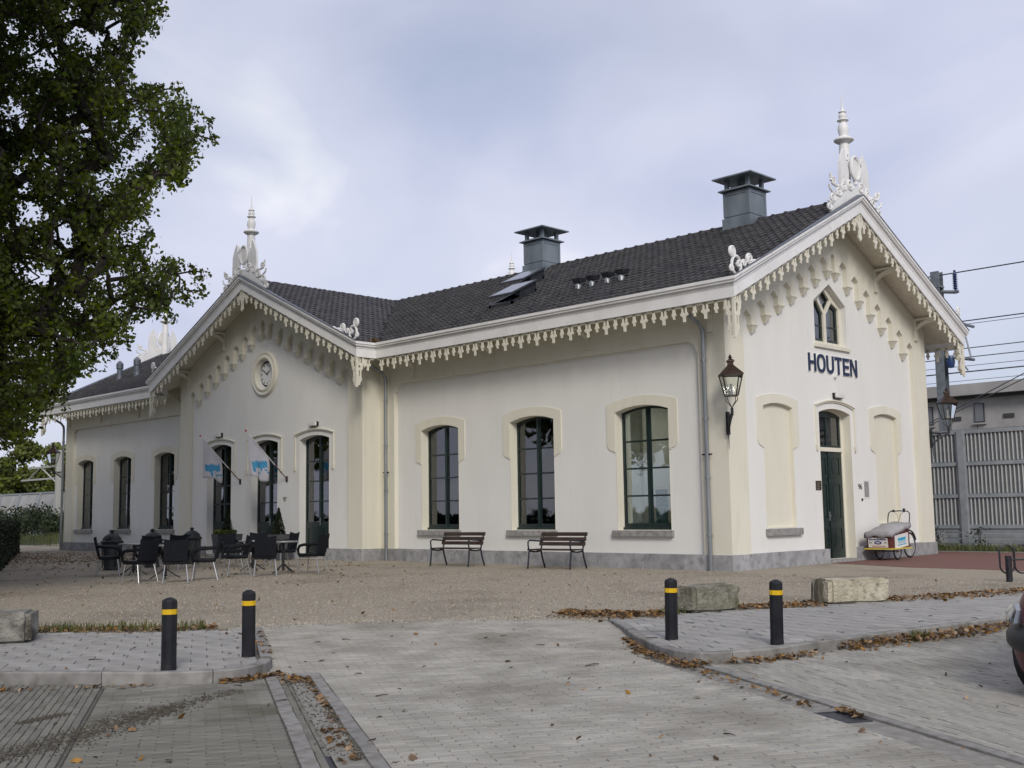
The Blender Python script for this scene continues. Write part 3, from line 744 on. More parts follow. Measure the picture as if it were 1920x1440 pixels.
def fascia(p0, p1, out, m0, m1, fr=True, inset=0.22, cap=False):
    o = sweep(p0, p1, out, FPROF, m0, m1, 'fascia', PAINT, B)
    out = Vector(out); rz = 0 if abs(out.y) > .5 else math.pi/2
    if fr:
        back = out*-0.06
        fringe(Vector(p0)+back, Vector(p1)+back, rz, o, inset)
    if cap:
        sweep(p0, p1, out, [(-0.06, 0.432), (0.115, 0.432), (0.115, 0.452), (-0.06, 0.475)], m0, m1, 'lead_capping', LEAD, o)
    return o
ZA = ZE+SL*(W/2+O); ZAC = ZE+SLC*(L2-L+2*O)/2
fascia((-L+O, -O, ZE), (OG, -O, ZE), (0, -1, 0), -1, 1)                     # right front eave
fascia((-LT-OG, -O, ZE), (-L2-O, -O, ZE), (0, -1, 0), 1, -1)                # left front eave
fascia((-L+O, YF, ZE), (-L+O, -O, ZE), (1, 0, 0), 1, -1, inset=0.22)        # cross wing eave, right side
fascia((-L2-O, YF, ZE), (-L2-O, -O, ZE), (-1, 0, 0), 1, -1, inset=0.22)
fascia((OG, -O, ZE), (OG, W/2, ZA), (1, 0, 0), 1, 0, inset=0.24, cap=True)  # right gable verges
fascia((OG, W+O, ZE), (OG, W/2, ZA), (1, 0, 0), 1, 0, inset=0.24, cap=True)
fascia((-L+O, YF, ZE), (XC, YF, ZAC), (0, -1, 0), 1, 0, inset=0.24, cap=True)   # cross gable verges
fascia((-L2-O, YF, ZE), (XC, YF, ZAC), (0, -1, 0), 1, 0, inset=0.24, cap=True)
fascia((-LT-OG, -O, ZE), (-LT-OG, W/2, ZA), (-1, 0, 0), 1, 0, fr=False, cap=True)
fascia((-LT-OG, W+O, ZE), (-LT-OG, W/2, ZA), (-1, 0, 0), 1, 0, fr=False, cap=True)
fascia((-L+O, YB, ZE), (XC, YB, ZAC), (0, 1, 0), 1, 0, fr=False, cap=True)
fascia((-L2-O, YB, ZE), (XC, YB, ZAC), (0, 1, 0), 1, 0, fr=False, cap=True)
fascia((-L+O, W+O, ZE), (OG, W+O, ZE), (0, 1, 0), -1, 1)
# gutter lip behind the fascia top so that the tiles meet it
# corner pendants
CP = [(0.0, .0), (0.045, 0), (0.045, -.30), (0.10, -.30), (.17, -.16), (.17, 0), (.235, 0), (.235, -.20), (.20, -.25), (.20, -.33), (.145, -.38), (.145, -.56), (.165, -.60), (.165, -.66), (.11, -.72), (.10, -.80), (0.0, -.80)]
CPS = [(.055, -.38), (.10, -.38), (.10, -.55), (.055, -.55)]
def corner_pendant(x, y, sx, sy):
    m = MB()
    m.prism([CP, CPS], lambda u, z, d: (x-sx*u, y+d, ZE+z), -0.015, 0.015)
    m.prism([CP, CPS], lambda u, z, d: (x+d, y-sy*(u+0.016), ZE+z), -0.015, 0.015)
    m.box(x-.03, x+.03, y-.03, y+.03, ZE-.86, ZE-.005)
    m.build('corner_pendant', CREAMP, B)
corner_pendant(OG-.05, -O+.05, 1, -1)
corner_pendant(OG-.05, W+O-.05, 1, 1)
corner_pendant(-L+O-.05, YF+.05, 1, -1)
corner_pendant(-L2-O+.05, YF+.05, -1, -1)
corner_pendant(-LT-OG+.05, -O+.05, -1, -1)
AP = [(0, .05), (.13, -.02), (.13, -.16), (.17, -.20), (.17, -.27), (.11, -.31), (.085, -.36), (.05, -.42), (.05, -.56), (.075, -.59), (.075, -.64), (.04, -.68), (0, -.72)]
def apex_pendant(fm, d):
    loop = AP + [(-u, z) for u, z in AP[-2:0:-1]]
    MB().prism([loop, [(.035, -.06), (.09, -.08), (.09, -.20), (.035, -.25)], [(-.035, -.06), (-.035, -.25), (-.09, -.20), (-.09, -.08)]], fm, d-.02, d+.02).build('apex_pendant', CREAMP, B)
apex_pendant(lambda u, z, d: (OG-.05+d, W/2+u, ZA+z), 0)
apex_pendant(lambda u, z, d: (XC+u, YF+.05-d, ZAC+z), 0)

# --- eave and gable brackets ---------------------------------------------
def bracket_mesh(ln, hh):
    m = MB(); n = 8; th = 0.075; w = 0.05
    pts = [(ln*(1-math.cos(math.pi/2*i/n)), hh*(math.sin(math.pi/2*i/n)-1)) for i in range(n+1)]
    pts = [(0.02, -hh-.06)] + pts
    vs = []; fs = []
    for (a, b) in pts:
        vs += [(-w, -a, b), (w, -a, b), (w, -a, b+th+.02), (-w, -a, b+th+.02)]
    for i in range(len(pts)-1):
        for j in range(4): fs.append((i*4+j, i*4+(j+1) % 4, i*4+4+(j+1) % 4, i*4+4+j))
    fs += [(0, 3, 2, 1), tuple(len(vs)-4+j for j in range(4))]
    m.add(vs, fs); m.box(-w-.01, w+.01, -0.06, 0.0, -hh-.12, 0.12); m.box(-w-.012, w+.012, -ln-.03, 0, 0.075, 0.13)
    return m.mesh('eave_bracket', CREAMP)
br_m = bracket_mesh(0.62, 0.36)
for x in (-10.62, -7.35, -3.97, -0.35): inst('eave_bracket', br_m, B, (x, -0.003, 5.70))
for x in (-24.0, -27.3, -30.6, -33.6): inst('eave_bracket', br_m, B, (x, -0.003, 5.70))
for y in (0.55, 2.75): 
    for yy in (y, W-y): inst('eave_bracket', br_m, B, (0.003, yy, zu(y)-0.18), math.pi/2)
for k in (0.6, 2.95):
    for xx in (-L-k, -L2+k): inst('eave_bracket', br_m, B, (xx, -P-0.003, zuc(-L-k)-0.18))

# --- gable ornaments ------------------------------------------------------
def spiral(cx, cz, r, turns=1.6, a0=0.0, s=1, n=18, r1=0.25):
    return [(cx+s*r*(1-(1-r1)*i/n)*math.cos(a0+2*math.pi*turns*i/n), cz+r*(1-(1-r1)*i/n)*math.sin(a0+2*math.pi*turns*i/n)) for i in range(n+1)]
def ornament_meshes():
    """local: u across the gable (x), z up from the apex, thickness along y"""
    fm = lambda u, z, d: (u, -d, z)
    pl = MB()
    # two side panels with curved tops
    for s in (1, -1):
        q = [(s*.40, -.02), (s*.72, -.24), (s*.72, .35), (s*.70, .75), (s*.60, .98), (s*.48, 1.16), (s*.44, 1.10), (s*.42, .9), (s*.36, .82), (s*.30, .55), (s*.34, .3)]
        pl.prism([q], fm, -0.035, 0.035)
    # base plate following the rake
    bz = lambda u: -SL*abs(u)+0.02
    top = [(-1.25, -.42), (-1.05, -.22), (-.8, .05), (-.5, .18), (-.25, .30), (0, .24), (.25, .30), (.5, .18), (.8, .05), (1.05, -.22), (1.25, -.42)]
    pl.prism([[(u, bz(u)) for u in (-1.25, 0, 1.25)] + top[::-1]], fm, -0.03, 0.03)
    scl = []
    def tb(pts, r=0.03): scl.append(MB().tube([fm(u, z, 0.03) for u, z in pts], r, 6).mesh('scroll', PAINT))
    for s in (1, -1):
        tb(spiral(s*.28, .26, .15, 1.5, math.pi*(0 if s > 0 else 1), s), .034)
        tb(spiral(s*.60, .16, .13, 1.5, math.pi/2, s), .032)
        tb(spiral(s*.86, -.02, .15, 1.4, math.pi/2, s), .034)
        tb(spiral(s*1.10, .18, .12, 1.4, 0, s), .032)
        tb([(s*.62, .02), (s*.85, .10), (s*1.02, .10), (s*1.20, .22), (s*1.22, .36)], .034)
        tb(spiral(s*1.16, -.22, .13, 1.5, math.pi/2, s), .034)
        tb([(s*.9, -.12), (s*1.08, -.12), (s*1.27, -.02), (s*1.30, .08)], .032)
        tb(spiral(s*1.34, -.48, .11, 1.4, math.pi/2, s), .032)
        tb([(s*1.15, -.38), (s*1.3, -.36), (s*1.42, -.34)], .03)
        tb([(s*.36, .86), (s*.28, .95), (s*.30, 1.03)], .025)
    ring = [(0.20*math.cos(2*math.pi*i/20), .72+.30*math.sin(2*math.pi*i/20)) for i in range(20)]
    md = MB(); md.tube([fm(u, z, 0.05) for u, z in ring], .045, 6, closed=True); md.prism([[(u*.85, .72+(z-.72)*.85) for u, z in ring]], fm, 0.0, 0.05)
    md.tube([fm(0, .30, .03), fm(0, .44, .03)], .06, 6)
    prof = [(.115, -.1), (.115, .55), (.11, 1.30), (.10, 1.42), (.15, 1.45), (.21, 1.50), (.215, 1.53), (.16, 1.58), (.09, 1.62), (.10, 1.68), (.118, 1.78), (.105, 1.90), (.07, 1.97), (.075, 2.0), (.125, 2.03), (.12, 2.05), (.07, 2.08), (.085, 2.13), (.085, 2.17), (.06, 2.22), (.085, 2.25), (.08, 2.27), (.04, 2.30), (.018, 2.42), (.005, 2.74)]
    sp = MB().lathe([(r*1.18, z) for r, z in prof], n=14)
    sp.prism([[(-.12, -.1), (-.12, .9), (-.20, .7), (-.22, .3), (-.15, -.05)]], fm, -.02, .02)
    return (pl.mesh('plate', PAINT), scl, md.mesh('medallion', PAINT), sp.mesh('spire', PAINT))
ORN = ornament_meshes()
for me in [ORN[0]]+ORN[1]+[ORN[2], ORN[3]]: me.shade_smooth(); me.set_sharp_from_angle(angle=SM)
ZT = ZA+0.43
def ornament(loc, rz):
    o = inst('gable_ornament', ORN[0], B, loc, rz)
    for me in ORN[1]: inst('scroll', me, o)
    inst('medallion', ORN[2], o); inst('spire', ORN[3], o, (0, 0.22, 0))
    return o
ornament((OG-.13, W/2, ZT), math.pi/2)
ornament((XC, YF+.13, ZAC+.43), 0)
ornament((-LT-OG-.15, W/2, ZT), -math.pi/2)
ornament((XC, YB-.13, ZAC+.43), math.pi)
# acroteria: pierced scrolls on the lower ends of the verges
def acro_mesh():
    m = MB(); fm = lambda u, z, d: (u, -d, z)
    tb = lambda pts, r=.03, c=False: m.tube([fm(u, z, 0) for u, z in pts], r, 6, closed=c)
    el = lambda cx, cz, a, b, n=18: [(cx+a*math.cos(2*math.pi*i/n), cz+b*math.sin(2*math.pi*i/n)) for i in range(n)]
    tb(el(.27, .30, .17, .20), .034, True); tb(el(.13, .58, .095, .10), .034, True); m.lathe([(0, -.03), (.07, -.03), (.07, .03), (0, .03)], n=10)
    m.v[-40:] = [fm(x+.13, y+.58, z) for x, y, z in m.v[-40:]]
    tb(spiral(.78, .52, .12, 1.6, -math.pi/2, -1), .034); tb([(.66, .44), (.74, .40), (.86, .42), (.96, .50), (1.06, .50), (1.22, .58)], .04)
    tb(spiral(.56, .38, .08, 1.3, 0, -1), .03); tb(el(.09, .22, .055, .055, 10), .03, True)
    tb(spiral(.36, .36, .09, 1.2, math.pi, 1), .028)
    m.prism([[(.17, .02), (.22, .10), (1.2, .56), (1.24, .51)]], fm, -.03, .03)
    return m.mesh('acroterion', PAINT)
AC = acro_mesh(); AC.shade_smooth(); AC.set_sharp_from_angle(angle=SM)
def acro(loc, rz, flip=False): inst('acroterion', AC, B, loc, rz, scale=(-1, 1, 1) if flip else None)
acro((OG-.08, -O-.02, ZE+.42), math.pi/2)
acro((OG-.08, W+O+.02, ZE+.42), math.pi/2, True)
acro((-L+O+.02, YF+.08, ZE+.42), 0, True)
acro((-L2-O-.02, YF+.08, ZE+.42), 0)
acro((-LT-OG+.08, -O-.02, ZE+.42), math.pi/2)
acro((-LT-OG+.08, W+O+.02, ZE+.42), math.pi/2, True)
# back eave ornament seen past the right verge

# --- chimneys ---------------------------------------------------------------
def chimney(xc):
    y = W/2; a = 0.40
    b = MB(); b.box(xc-a, xc+a, y-a, y+a, RIDGE-0.75, 9.80)
    c = b.build('chimney', ZINC, B)
    s = MB(); s.box(xc-a-.045, xc+a+.045, y-a-.045, y+a+.045, RIDGE-0.8, RIDGE+0.12); s.build('skirt', ZINC, c)
    for sx, sy in ((0, -1), (1, 0), (0, 1), (-1, 0)):     # panel frames on each face
        fm = (lambda u, z, d: (xc+u, y+sy*(a+d), z)) if sx == 0 else (lambda u, z, d: (xc+sx*(a+d), y+u, z))
        MB().prism([rect(-a-.012, a+.012, 9.12, 9.80), rect(-a+.07, a-.07, 9.18, 9.70)], fm, 0.001, 0.016).build('panel_frame', ZINC, c)
    f = MB(); h = .51
    f.add([(xc-h, y-h, 9.82), (xc+h, y-h, 9.82), (xc+h, y+h, 9.82), (xc-h, y+h, 9.82), (xc-h, y-h, 9.85), (xc+h, y-h, 9.85), (xc+h, y+h, 9.85), (xc-h, y+h, 9.85),
           (xc-.36, y-.36, 9.92), (xc+.36, y-.36, 9.92), (xc+.36, y+.36, 9.92), (xc-.36, y+.36, 9.92)],
          [(0, 3, 2, 1), (0, 1, 5, 4), (1, 2, 6, 5), (2, 3, 7, 6), (3, 0, 4, 7), (4, 5, 9, 8), (5, 6, 10, 9), (6, 7, 11, 10), (7, 4, 8, 11), (8, 9, 10, 11)]); f.build('flange', ZINC, c)
    for sx in (-1, 1):
        for sy in (-1, 1): MB().box(xc+sx*.33-.05, xc+sx*.33+.05, y+sy*.33-.05, y+sy*.33+.05, 9.90, 10.16).build('cap_post', ZINC, c)
    MB().box(xc-.12, xc+.12, y-.12, y+.12, 9.90, 10.15).build('flue', ZINC, c)
    k = MB(); h = .62
    k.add([(xc-h, y-h, 10.15), (xc+h, y-h, 10.15), (xc+h, y+h, 10.15), (xc-h, y+h, 10.15), (xc-h, y-h, 10.185), (xc+h, y-h, 10.185), (xc+h, y+h, 10.185), (xc-h, y+h, 10.185), (xc, y, 10.32)],
          [(0, 3, 2, 1), (0, 1, 5, 4), (1, 2, 6, 5), (2, 3, 7, 6), (3, 0, 4, 7), (4, 5, 8), (5, 6, 8), (6, 7, 8), (7, 4, 8)]); k.build('cap', ZINC, c)
chimney(-2.52); chimney(-10.1)
# third chimney top just behind the left verge
MB().box(-24.2, -23.4, W/2-.4, W/2+.4, RIDGE-.7, 9.6).build('chimney', ZINC, B)
k = MB(); k.box(-24.45, -23.15, W/2-.65, W/2+.65, 9.72, 9.76); k.box(-24.1, -23.5, W/2-.3, W/2+.3, 9.6, 9.72); k.build('chimney_cap', ZINC, B)

# --- skylights, roof vents ------------------------------------------------------
def on_roof(x, y, h=0.0): return Vector((x, y, zm(x, y)+h))
SKYF = mat('skylight_frame', (0.02, 0.022, 0.027), (0.035, 0.038, 0.045), 0.4, 6)
SKYG = mat('skylight_glass', (0.16, 0.17, 0.19), rough=0.15, spec=0.6)
def skylight(x0, x1, y0, y1, h):
    m = MB(); t = 0.06
    for (a, b, c, d) in ((x0, x1, y0, y0+t), (x0, x1, y1-t, y1), (x0, x0+t, y0, y1), (x1-t, x1, y0, y1)):
        m.add([on_roof(a, c, 0), on_roof(b, c, 0), on_roof(b, d, 0), on_roof(a, d, 0), on_roof(a, c, .13), on_roof(b, c, .13), on_roof(b, d, .13), on_roof(a, d, .13)],
              [(0, 3, 2, 1), (4, 5, 6, 7), (0, 1, 5, 4), (1, 2, 6, 5), (2, 3, 7, 6), (3, 0, 4, 7)])
    o = m.build('skylight', SKYF, B)
    q = MB(); q.add([on_roof(a, c, hh) for hh in (h, h+.05) for a, c in ((x0-.04, y0-.04), (x1+.04, y0-.04), (x1+.04, y1), (x0-.04, y1))],
                    [(0, 3, 2, 1), (4, 5, 6, 7), (0, 1, 5, 4), (1, 2, 6, 5), (2, 3, 7, 6), (3, 0, 4, 7)]); q.build('sash', SKYF, o)
    g = MB(); g.add([on_roof(a, c, h+.053) for a, c in ((x0+.03, y0+.03), (x1-.03, y0+.03), (x1-.03, y1-.07), (x0+.03, y1-.07))], [(0, 1, 2, 3)]); g.build('pane', SKYG, o, fix=False)
    s = MB(); s.add([on_roof(x1-.02, c, hh) for c, hh in ((y0+.32, .1), (y1, .1), (y1, h), (y0+.32, h))] + [on_roof(x1-.05, c, hh) for c, hh in ((y0+.32, .1), (y1, .1), (y1, h), (y0+.32, h))],
                    [(0, 1, 2, 3), (7, 6, 5, 4), (0, 3, 7, 4), (1, 5, 6, 2), (3, 2, 6, 7), (0, 4, 5, 1)])
    s.add([on_roof(a, y1-.02, hh) for a, hh in ((x0, .1), (x1, .1), (x1, h), (x0, h))], [(0, 1, 2, 3)]); s.build('side_cheek', SKYF, o)
    MB().tube([on_roof(x0+.03, y0+.05, .1), on_roof(x0+.03, y0+.03, h)], .012, 6).build('stay', ALU, o)
skylight(-8.25, -7.35, 0.78, 1.75, 0.33)
skylight(-9.35, -8.45, 2.35, 3.25, 0.33)
for x in (-5.26, -4.78, -4.26, -3.80):
    p = on_roof(x, 1.15, 0.0)
    v = MB().lathe([(.085, -.04), (.085, .07), (.07, .12), (0.05, .15)], o=p, n=12).build('roof_vent', PIPE, B, smooth=SM)
    c = MB(); c.add([p+Vector(q) for q in ((-.10, -.06, .15), (.10, -.06, .15), (.10, .16, .19), (-.10, .16, .19), (-.13, -.12, .27), (.13, -.12, .27), (.13, .19, .30), (-.13, .19, .30))],
                   [(0, 3, 2, 1), (4, 5, 6, 7), (0, 1, 5, 4), (1, 2, 6, 5), (2, 3, 7, 6), (3, 0, 4, 7)]); c.build('cowl', SKYF, v)
for x, y in ((-32.2, 1.5), (-30.6, 1.5)):
    p = on_roof(x, y, -.1)
    MB().lathe([(.16, 0), (.12, .15), (.115, .55), (.15, .58), (.15, .80), (.07, .90), (.02, .93)], o=p, n=12).build('vent_pipe', LEAD, B, smooth=SM)

# --- downpipes --------------------------------------------------------------------
def downpipe(x, y, top, bot=-0.02, r=0.05):
    m = MB(); m.tube([(x-.08, -O+.12, ZE-.02), (x-.08, -O+.16, ZE-.12), (x-.02, y-.12, ZE-.34), (x, y-.02, ZE-.48), (x, y, ZE-.62), (x, y, bot)], r, 10)
    o = m.build('downpipe', PIPE, B, smooth=SM)
    for z in (0.75, 2.0, 3.3, 4.6): MB().lathe([(r+.004, -.03), (r+.014, -.03), (r+.014, .03), (r+.004, .03)], o=(x, y, z), n=10).build('socket', PIPE, o)
    c = MB(); c.box(x-.13, x+.13, y-.012, y+.012, 2.50, 2.535); c.box(x-.012, x+.012, y, 0.05, 2.50, 2.535); c.build('clamp', IRON, o)
downpipe(-0.50, -0.10, 5.5); downpipe(-11.76, -0.10, 5.5); downpipe(-LT+0.02, -0.12, 5.5)

# --- name letters -------------------------------------------------------------------
def letter(ch, u0, w, par):
    h = 0.44; t = 0.088; z0 = 4.63; tv = 0.074
    def strokes(e):
        q = []; R = lambda a, b, c, d: q.append([rect(u0+a-e, u0+b+e, z0+c-e, z0+d+e)])
        if ch == 'H': R(0, t, 0, h); R(w-t, w, 0, h); R(t*.5, w-t*.5, h/2-tv/2, h/2+tv/2)
        if ch == 'T': R(0, w, h-tv, h); R(w/2-t/2, w/2+t/2, 0, h-tv*.5)
        if ch == 'E': R(0, t, 0, h); R(t*.5, w, 0, tv); R(t*.5, w*.94, h/2-tv/2, h/2+tv/2); R(t*.5, w, h-tv, h)
        if ch == 'N':
            R(0, t*.92, 0, h); R(w-t*.92, w, 0, h); q.append([[(u0+.0, z0+h+e), (u0+t*1.1+e, z0+h+e), (u0+w, z0-e), (u0+w-t*1.1-e, z0-e)]])
        if ch == 'O':
            n = 28; sup = lambda a, rx, rz: (u0+w/2+rx*math.copysign(abs(math.cos(a))**.8, math.cos(a)), z0+h/2+rz*math.copysign(abs(math.sin(a))**.8, math.sin(a)))
            q.append([[sup(2*math.pi*i/n, w/2+e, h/2+.008+e) for i in range(n)], [sup(2*math.pi*i/n, w/2-t-e, h/2-tv+.008-e) for i in range(n)]])
        if ch == 'U':
            n = 12; o_ = [(u0-e, z0+h+e)] ; rad = w/2
            o_ += [(u0+w/2-(w/2+e)*math.cos(math.pi*i/n), z0+rad*.8-(rad*.8+.008+e)*math.sin(math.pi*i/n)) for i in range(n+1)] + [(u0+w+e, z0+h+e), (u0+w-t-e, z0+h+e)]
            o_ += [(u0+w/2+(w/2-t-e)*math.cos(math.pi*i/n), z0+rad*.8-(rad*.8-tv-e)*math.sin(math.pi*i/n)) for i in range(n+1)] + [(u0+t+e, z0+h+e)]
            q.append([o_])
        return q
    m = MB()
    for i, lp in enumerate(strokes(0)): m.prism(lp, FR, -RD-.002, -RD+0.032+.0012*i)
    o = m.build('letter', BLUE, par)
    m2 = MB()
    for i, lp in enumerate(strokes(0.016)): m2.prism(lp, FR, -RD-.004, -RD+0.016+.0012*i)
    m2.build('letter_border', PAINT, o)
u = 3.56+.1
wd = dict(H=.36, O=.40, U=.36, T=.35, E=.31, N=.36); gp_ = (5.96+.1-u-sum(wd[c] for c in 'HOUTEN'))/5
name_s = thing('station_name', 'dark blue raised letters HOUTEN above the gable door', 'lettering', (-RD, 4.85, 4.63))
name_s.location = (0, 0, 0)
for c in 'HOUTEN': letter(c, u, wd[c], name_s); u += wd[c]+gp_

# --- numbers, plaque, niche, floodlights ------------------------------------------------
def text_obj(name, s, size, m, parent, mtx, ext=0.004):
    cu = bpy.data.curves.new(name, 'FONT'); cu.body = s; cu.size = size; cu.extrude = ext; cu.align_x = 'CENTER'
    t = bpy.data.objects.new(name, cu); COL.objects.link(t)
    dg = bpy.context.evaluated_depsgraph_get(); me = bpy.data.meshes.new_from_object(t.evaluated_get(dg))
    bpy.data.objects.remove(t); me.name = name; me.materials.clear(); me.materials.append(m); me.transform(mtx)
    o = bpy.data.objects.new(name, me); COL.objects.link(o); o.parent = parent
    return o
RX = Matrix.Rotation(math.pi/2, 4, 'X'); RZ90 = Matrix.Rotation(math.pi/2, 4, 'Z')
text_obj('house_number', '96', 0.20, BRASS, B, Matrix.Translation((-RD+.006, 5.95, 1.76)) @ RZ90 @ RX)
text_obj('house_number', '97', 0.20, BRASS, B, Matrix.Translation((-16.30, -P+RD-.006, 1.76)) @ RX)
pq = MB().prism([rect(3.78, 4.02, 1.74, 1.96)], FR, -RD-.002, -RD+.018).build('plaque', BRASS, B)
for i in range(4): MB().prism([rect(3.81, 3.97-.03*(i % 2), 1.90-.045*i, 1.91-.045*i)], FR, -RD+.018, -RD+.020).build('engraved_line', SILL, pq)
nb = MB().prism([rect(6.12, 6.44, 1.52, 2.0), rect(6.16, 6.40, 1.56, 1.96)], FR, -RD-.002, -RD+.006).build('wall_niche', SIGNW, B)
MB().prism([rect(6.16, 6.40, 1.56, 1.96)], FR, -RD-.001, -RD+.001).build('niche_back', SILL, nb)
MB().lathe([(.035, 0), (.035, .02), (.02, .03)], n=10).xf(Matrix.Translation((-RD, 6.02, 1.50)) @ Matrix.Rotation(math.pi/2, 4, 'Y')).build('bell_button', BRASS, B)
def flood(fm, u, z):
    m = MB(); m.prism([[(u-.20, z-.07), (u+.20, z-.07), (u+.20, z+.07), (u-.20, z+.07)]], fm, -RD, -RD+.05)
    o = m.build('floodlight', BLACK, B)
    g = MB(); g.prism([[(u-.19, z-.06), (u+.19, z-.06), (u+.19, z+.06), (u-.19, z+.06)]], fm, -RD+.05, -RD+.14); g.build('diffuser', SIGNW, o, bevel=.03)
flood(FR, 4.98, 4.08); flood(FC, -14.70, 4.10); flood(FC, -20.30, 4.08)
sp_ = MB().lathe([(.0, 0), (.05, .0), (.05, .05), (.0, .08)], n=10).xf(Matrix.Translation((-RD, 4.92, 4.56)) @ Matrix.Rotation(math.pi/2, 4, 'Y')).build('spotlight', SIGNW, B)

# --- interior seen through the panes --------------------------------------------------------
ir = MB(); ir.box(-LT+.6, -.6, 5.2, 5.3, 0, 4.4); ir.box(-L-.1, -L+.02, .6, 5.2, 0, 4.4); ir.box(-7.9, -7.8, 1.6, 5.2, 0, 4.4); ir.box(-4.2, -4.1, 2.2, 5.2, 0, 4.4)
ir.box(-L2-.02, -L2+.1, .6, 5.2, 0, 4.4); ir.build('partition', INTER, B)
MB().box(-LT+.6, -.6, .58, 5.2, -.02, .05).box(-L2+.5, -L-.5, -.05, .58, -.02, .05).build('floor', DARKIN, B)
MB().box(-LT+.6, -.6, .58, 5.2, 4.4, 4.45).box(-L2+.5, -L-.5, -.05, .58, 4.4, 4.45).build('ceiling', INTER, B)
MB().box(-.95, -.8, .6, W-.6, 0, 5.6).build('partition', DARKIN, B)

for x_, y_ in ((-9.9, 2.4), (-6.0, 2.6), (-2.6, 2.6)):
    l_ = MB().lathe([(.30, 0), (.34, .03), (.34, .10), (.05, .12)], o=(x_, y_, 4.20), n=16).build('ceiling_lamp', SIGNW, B)
    MB().lathe([(.29, -.004), (.29, .006)], o=(x_, y_, 4.19), n=16).build('lamp_disc', LAMPE, l_)

# ================================================================== GROUND
EX, EY = 0.872, -0.490          # lane direction (towards the car park)
NX, NY = 0.490, 0.872           # across the lane
O0 = Vector((5.2, -14.5))
def st(s, t): return (O0.x+EX*s+NX*t, O0.y+EY*s+NY*t)
def to_st(x, y): dx, dy = x-O0.x, y-O0.y; return (dx*EX+dy*EY, dx*NX+dy*NY)
ZL = -0.10                      # car park level
def sheet(name, poly, z, m, thick=0.0):
    if thick: o = MB().prism([poly], lambda u, v, d: (u, v, d), z-thick, z).build(name, m)
    else: o = MB().add([(x, y, z) for x, y in poly], [tuple(range(len(poly)))]).build(name, m, fix=False)
    return struct(o)
g_ = MB(); g_.add([(-900, -500, -0.32), (600, -500, -0.32), (600, 900, -0.32), (-900, 900, -0.32)], [(0, 1, 2, 3)]); struct(g_.build('ground', GRASS, fix=False))
GB = [(-9, -32), (0.30, -14.95), (1.5, -13.95), (1.74, -12.75), (1.93, -12.03), (2.33, -11.49), (3.19, -10.53), (3.75, -9.75), (4.30, -9.62), (4.67, -9.64), (4.91, -9.68), (4.98, -8.95), (5.27, -7.67), (5.71, -6.92), (5.85, -6.26), (6.25, -5.33), (7.14, -2.82), (8.6, 1.5), (10.5, 7), (12, 13)]
gravel = sheet('gravel_forecourt', GB + [(12, 30), (-75, 30), (-75, -32)], -0.012, GRAVEL, 0.25)
sheet('grass_strip', [(-60, 16.8), (-44, 3.0), (-75, 1.0), (-75, 29), (-60, 29)], 0.0, GRASS, .2)
# red clinker apron by the gable end
red = sheet('clinker_apron', [(0.06, 4.06), (2.39, 3.12), (4.41, 2.98), (9.2, 2.7), (11.2, 11.15), (-0.6, 11.15), (-0.6, 9.9), (0.06, 9.9)], -0.004, REDP, .1)
sheet('apron_edging', [(-0.6, 11.15), (11.2, 11.15), (11.2, 11.28), (-0.6, 11.28)], 0.02, KERB, .1)
sheet('verge', [(-6, 11.28), (12, 11.28), (12, 13.5), (-6, 13.5)], 0.0, GRASS, .1)

# car park sub-base (sand in the joints)
cp_poly = [st(-0.9, -9), st(30, -9), st(30, 16), st(-3.0, 16), st(-3.0, 8.2), st(-2.9, 4.0), st(-0.9, 3.6)]
park = MB().add([(x, y, ZL-0.075) for x, y in [st(-6, -14), st(40, -14), st(40, 22), st(-6, 22)]], [(0, 1, 2, 3)])
park = struct(park.build('car_park', SAND, fix=False))
LANE0 = -4.05
def lane_z(s): return ZL + (0.10)*min(1, max(0, (-0.2-s)/(3.6)))
lv = [];
for s in (LANE0, -3.8, -0.2, 9.0):
    for t in ((-0.62 if s < -.3 else -0.15), 4.1): x, y = st(s, t); lv.append((x, y, lane_z(s)-0.014))
lane = MB().add(lv, [(0, 2, 3, 1), (2, 4, 5, 3), (4, 6, 7, 5)])
lane = struct(lane.build('brick_lane', LDUST, fix=False))

BL_, BW_ = 0.205, 0.056
RSW = [(4.67, -9.64), (5.34, -10.19), (6.13, -10.92), (6.60, -11.28), (6.95, -11.53), (7.20, -11.66), (7.4, -11.70), (7.55, -11.68), (7.66, -11.58), (7.80, -11.25), (7.9, -10.95), (7.93, -10.4), (8.10, -9.1), (8.26, -7.97), (8.42, -6.8), (8.75, -4.6), (9.4, -1.0), (10.2, 3.0)]
RSWB = [(4.91, -9.68), (4.98, -8.95), (5.27, -7.67), (5.71, -6.92), (5.85, -6.26), (6.25, -5.33), (7.14, -2.82), (8.6, 1.5), (9.4, 4.5)]
LSW = [st(-.95, -4.6), (3.51, -16.56), (4.10, -16.08), (4.68, -15.66), (4.90, -15.38), (5.0, -15.12), (4.98, -14.92), (4.86, -14.70), (4.62, -14.47), (2.02, -12.93)]
LSWB = [(1.74, -12.95), (2.0, -13.3), (1.4, -13.95), (.36, -14.88), st(-4.9, -4.6)]
lsw_poly = LSW + [(1.95, -13.25), (1.45, -13.95), (.36, -14.88), st(-4.4, -4.6)]
rsw_poly = RSW + RSWB[::-1]
KERB_W = 0.11
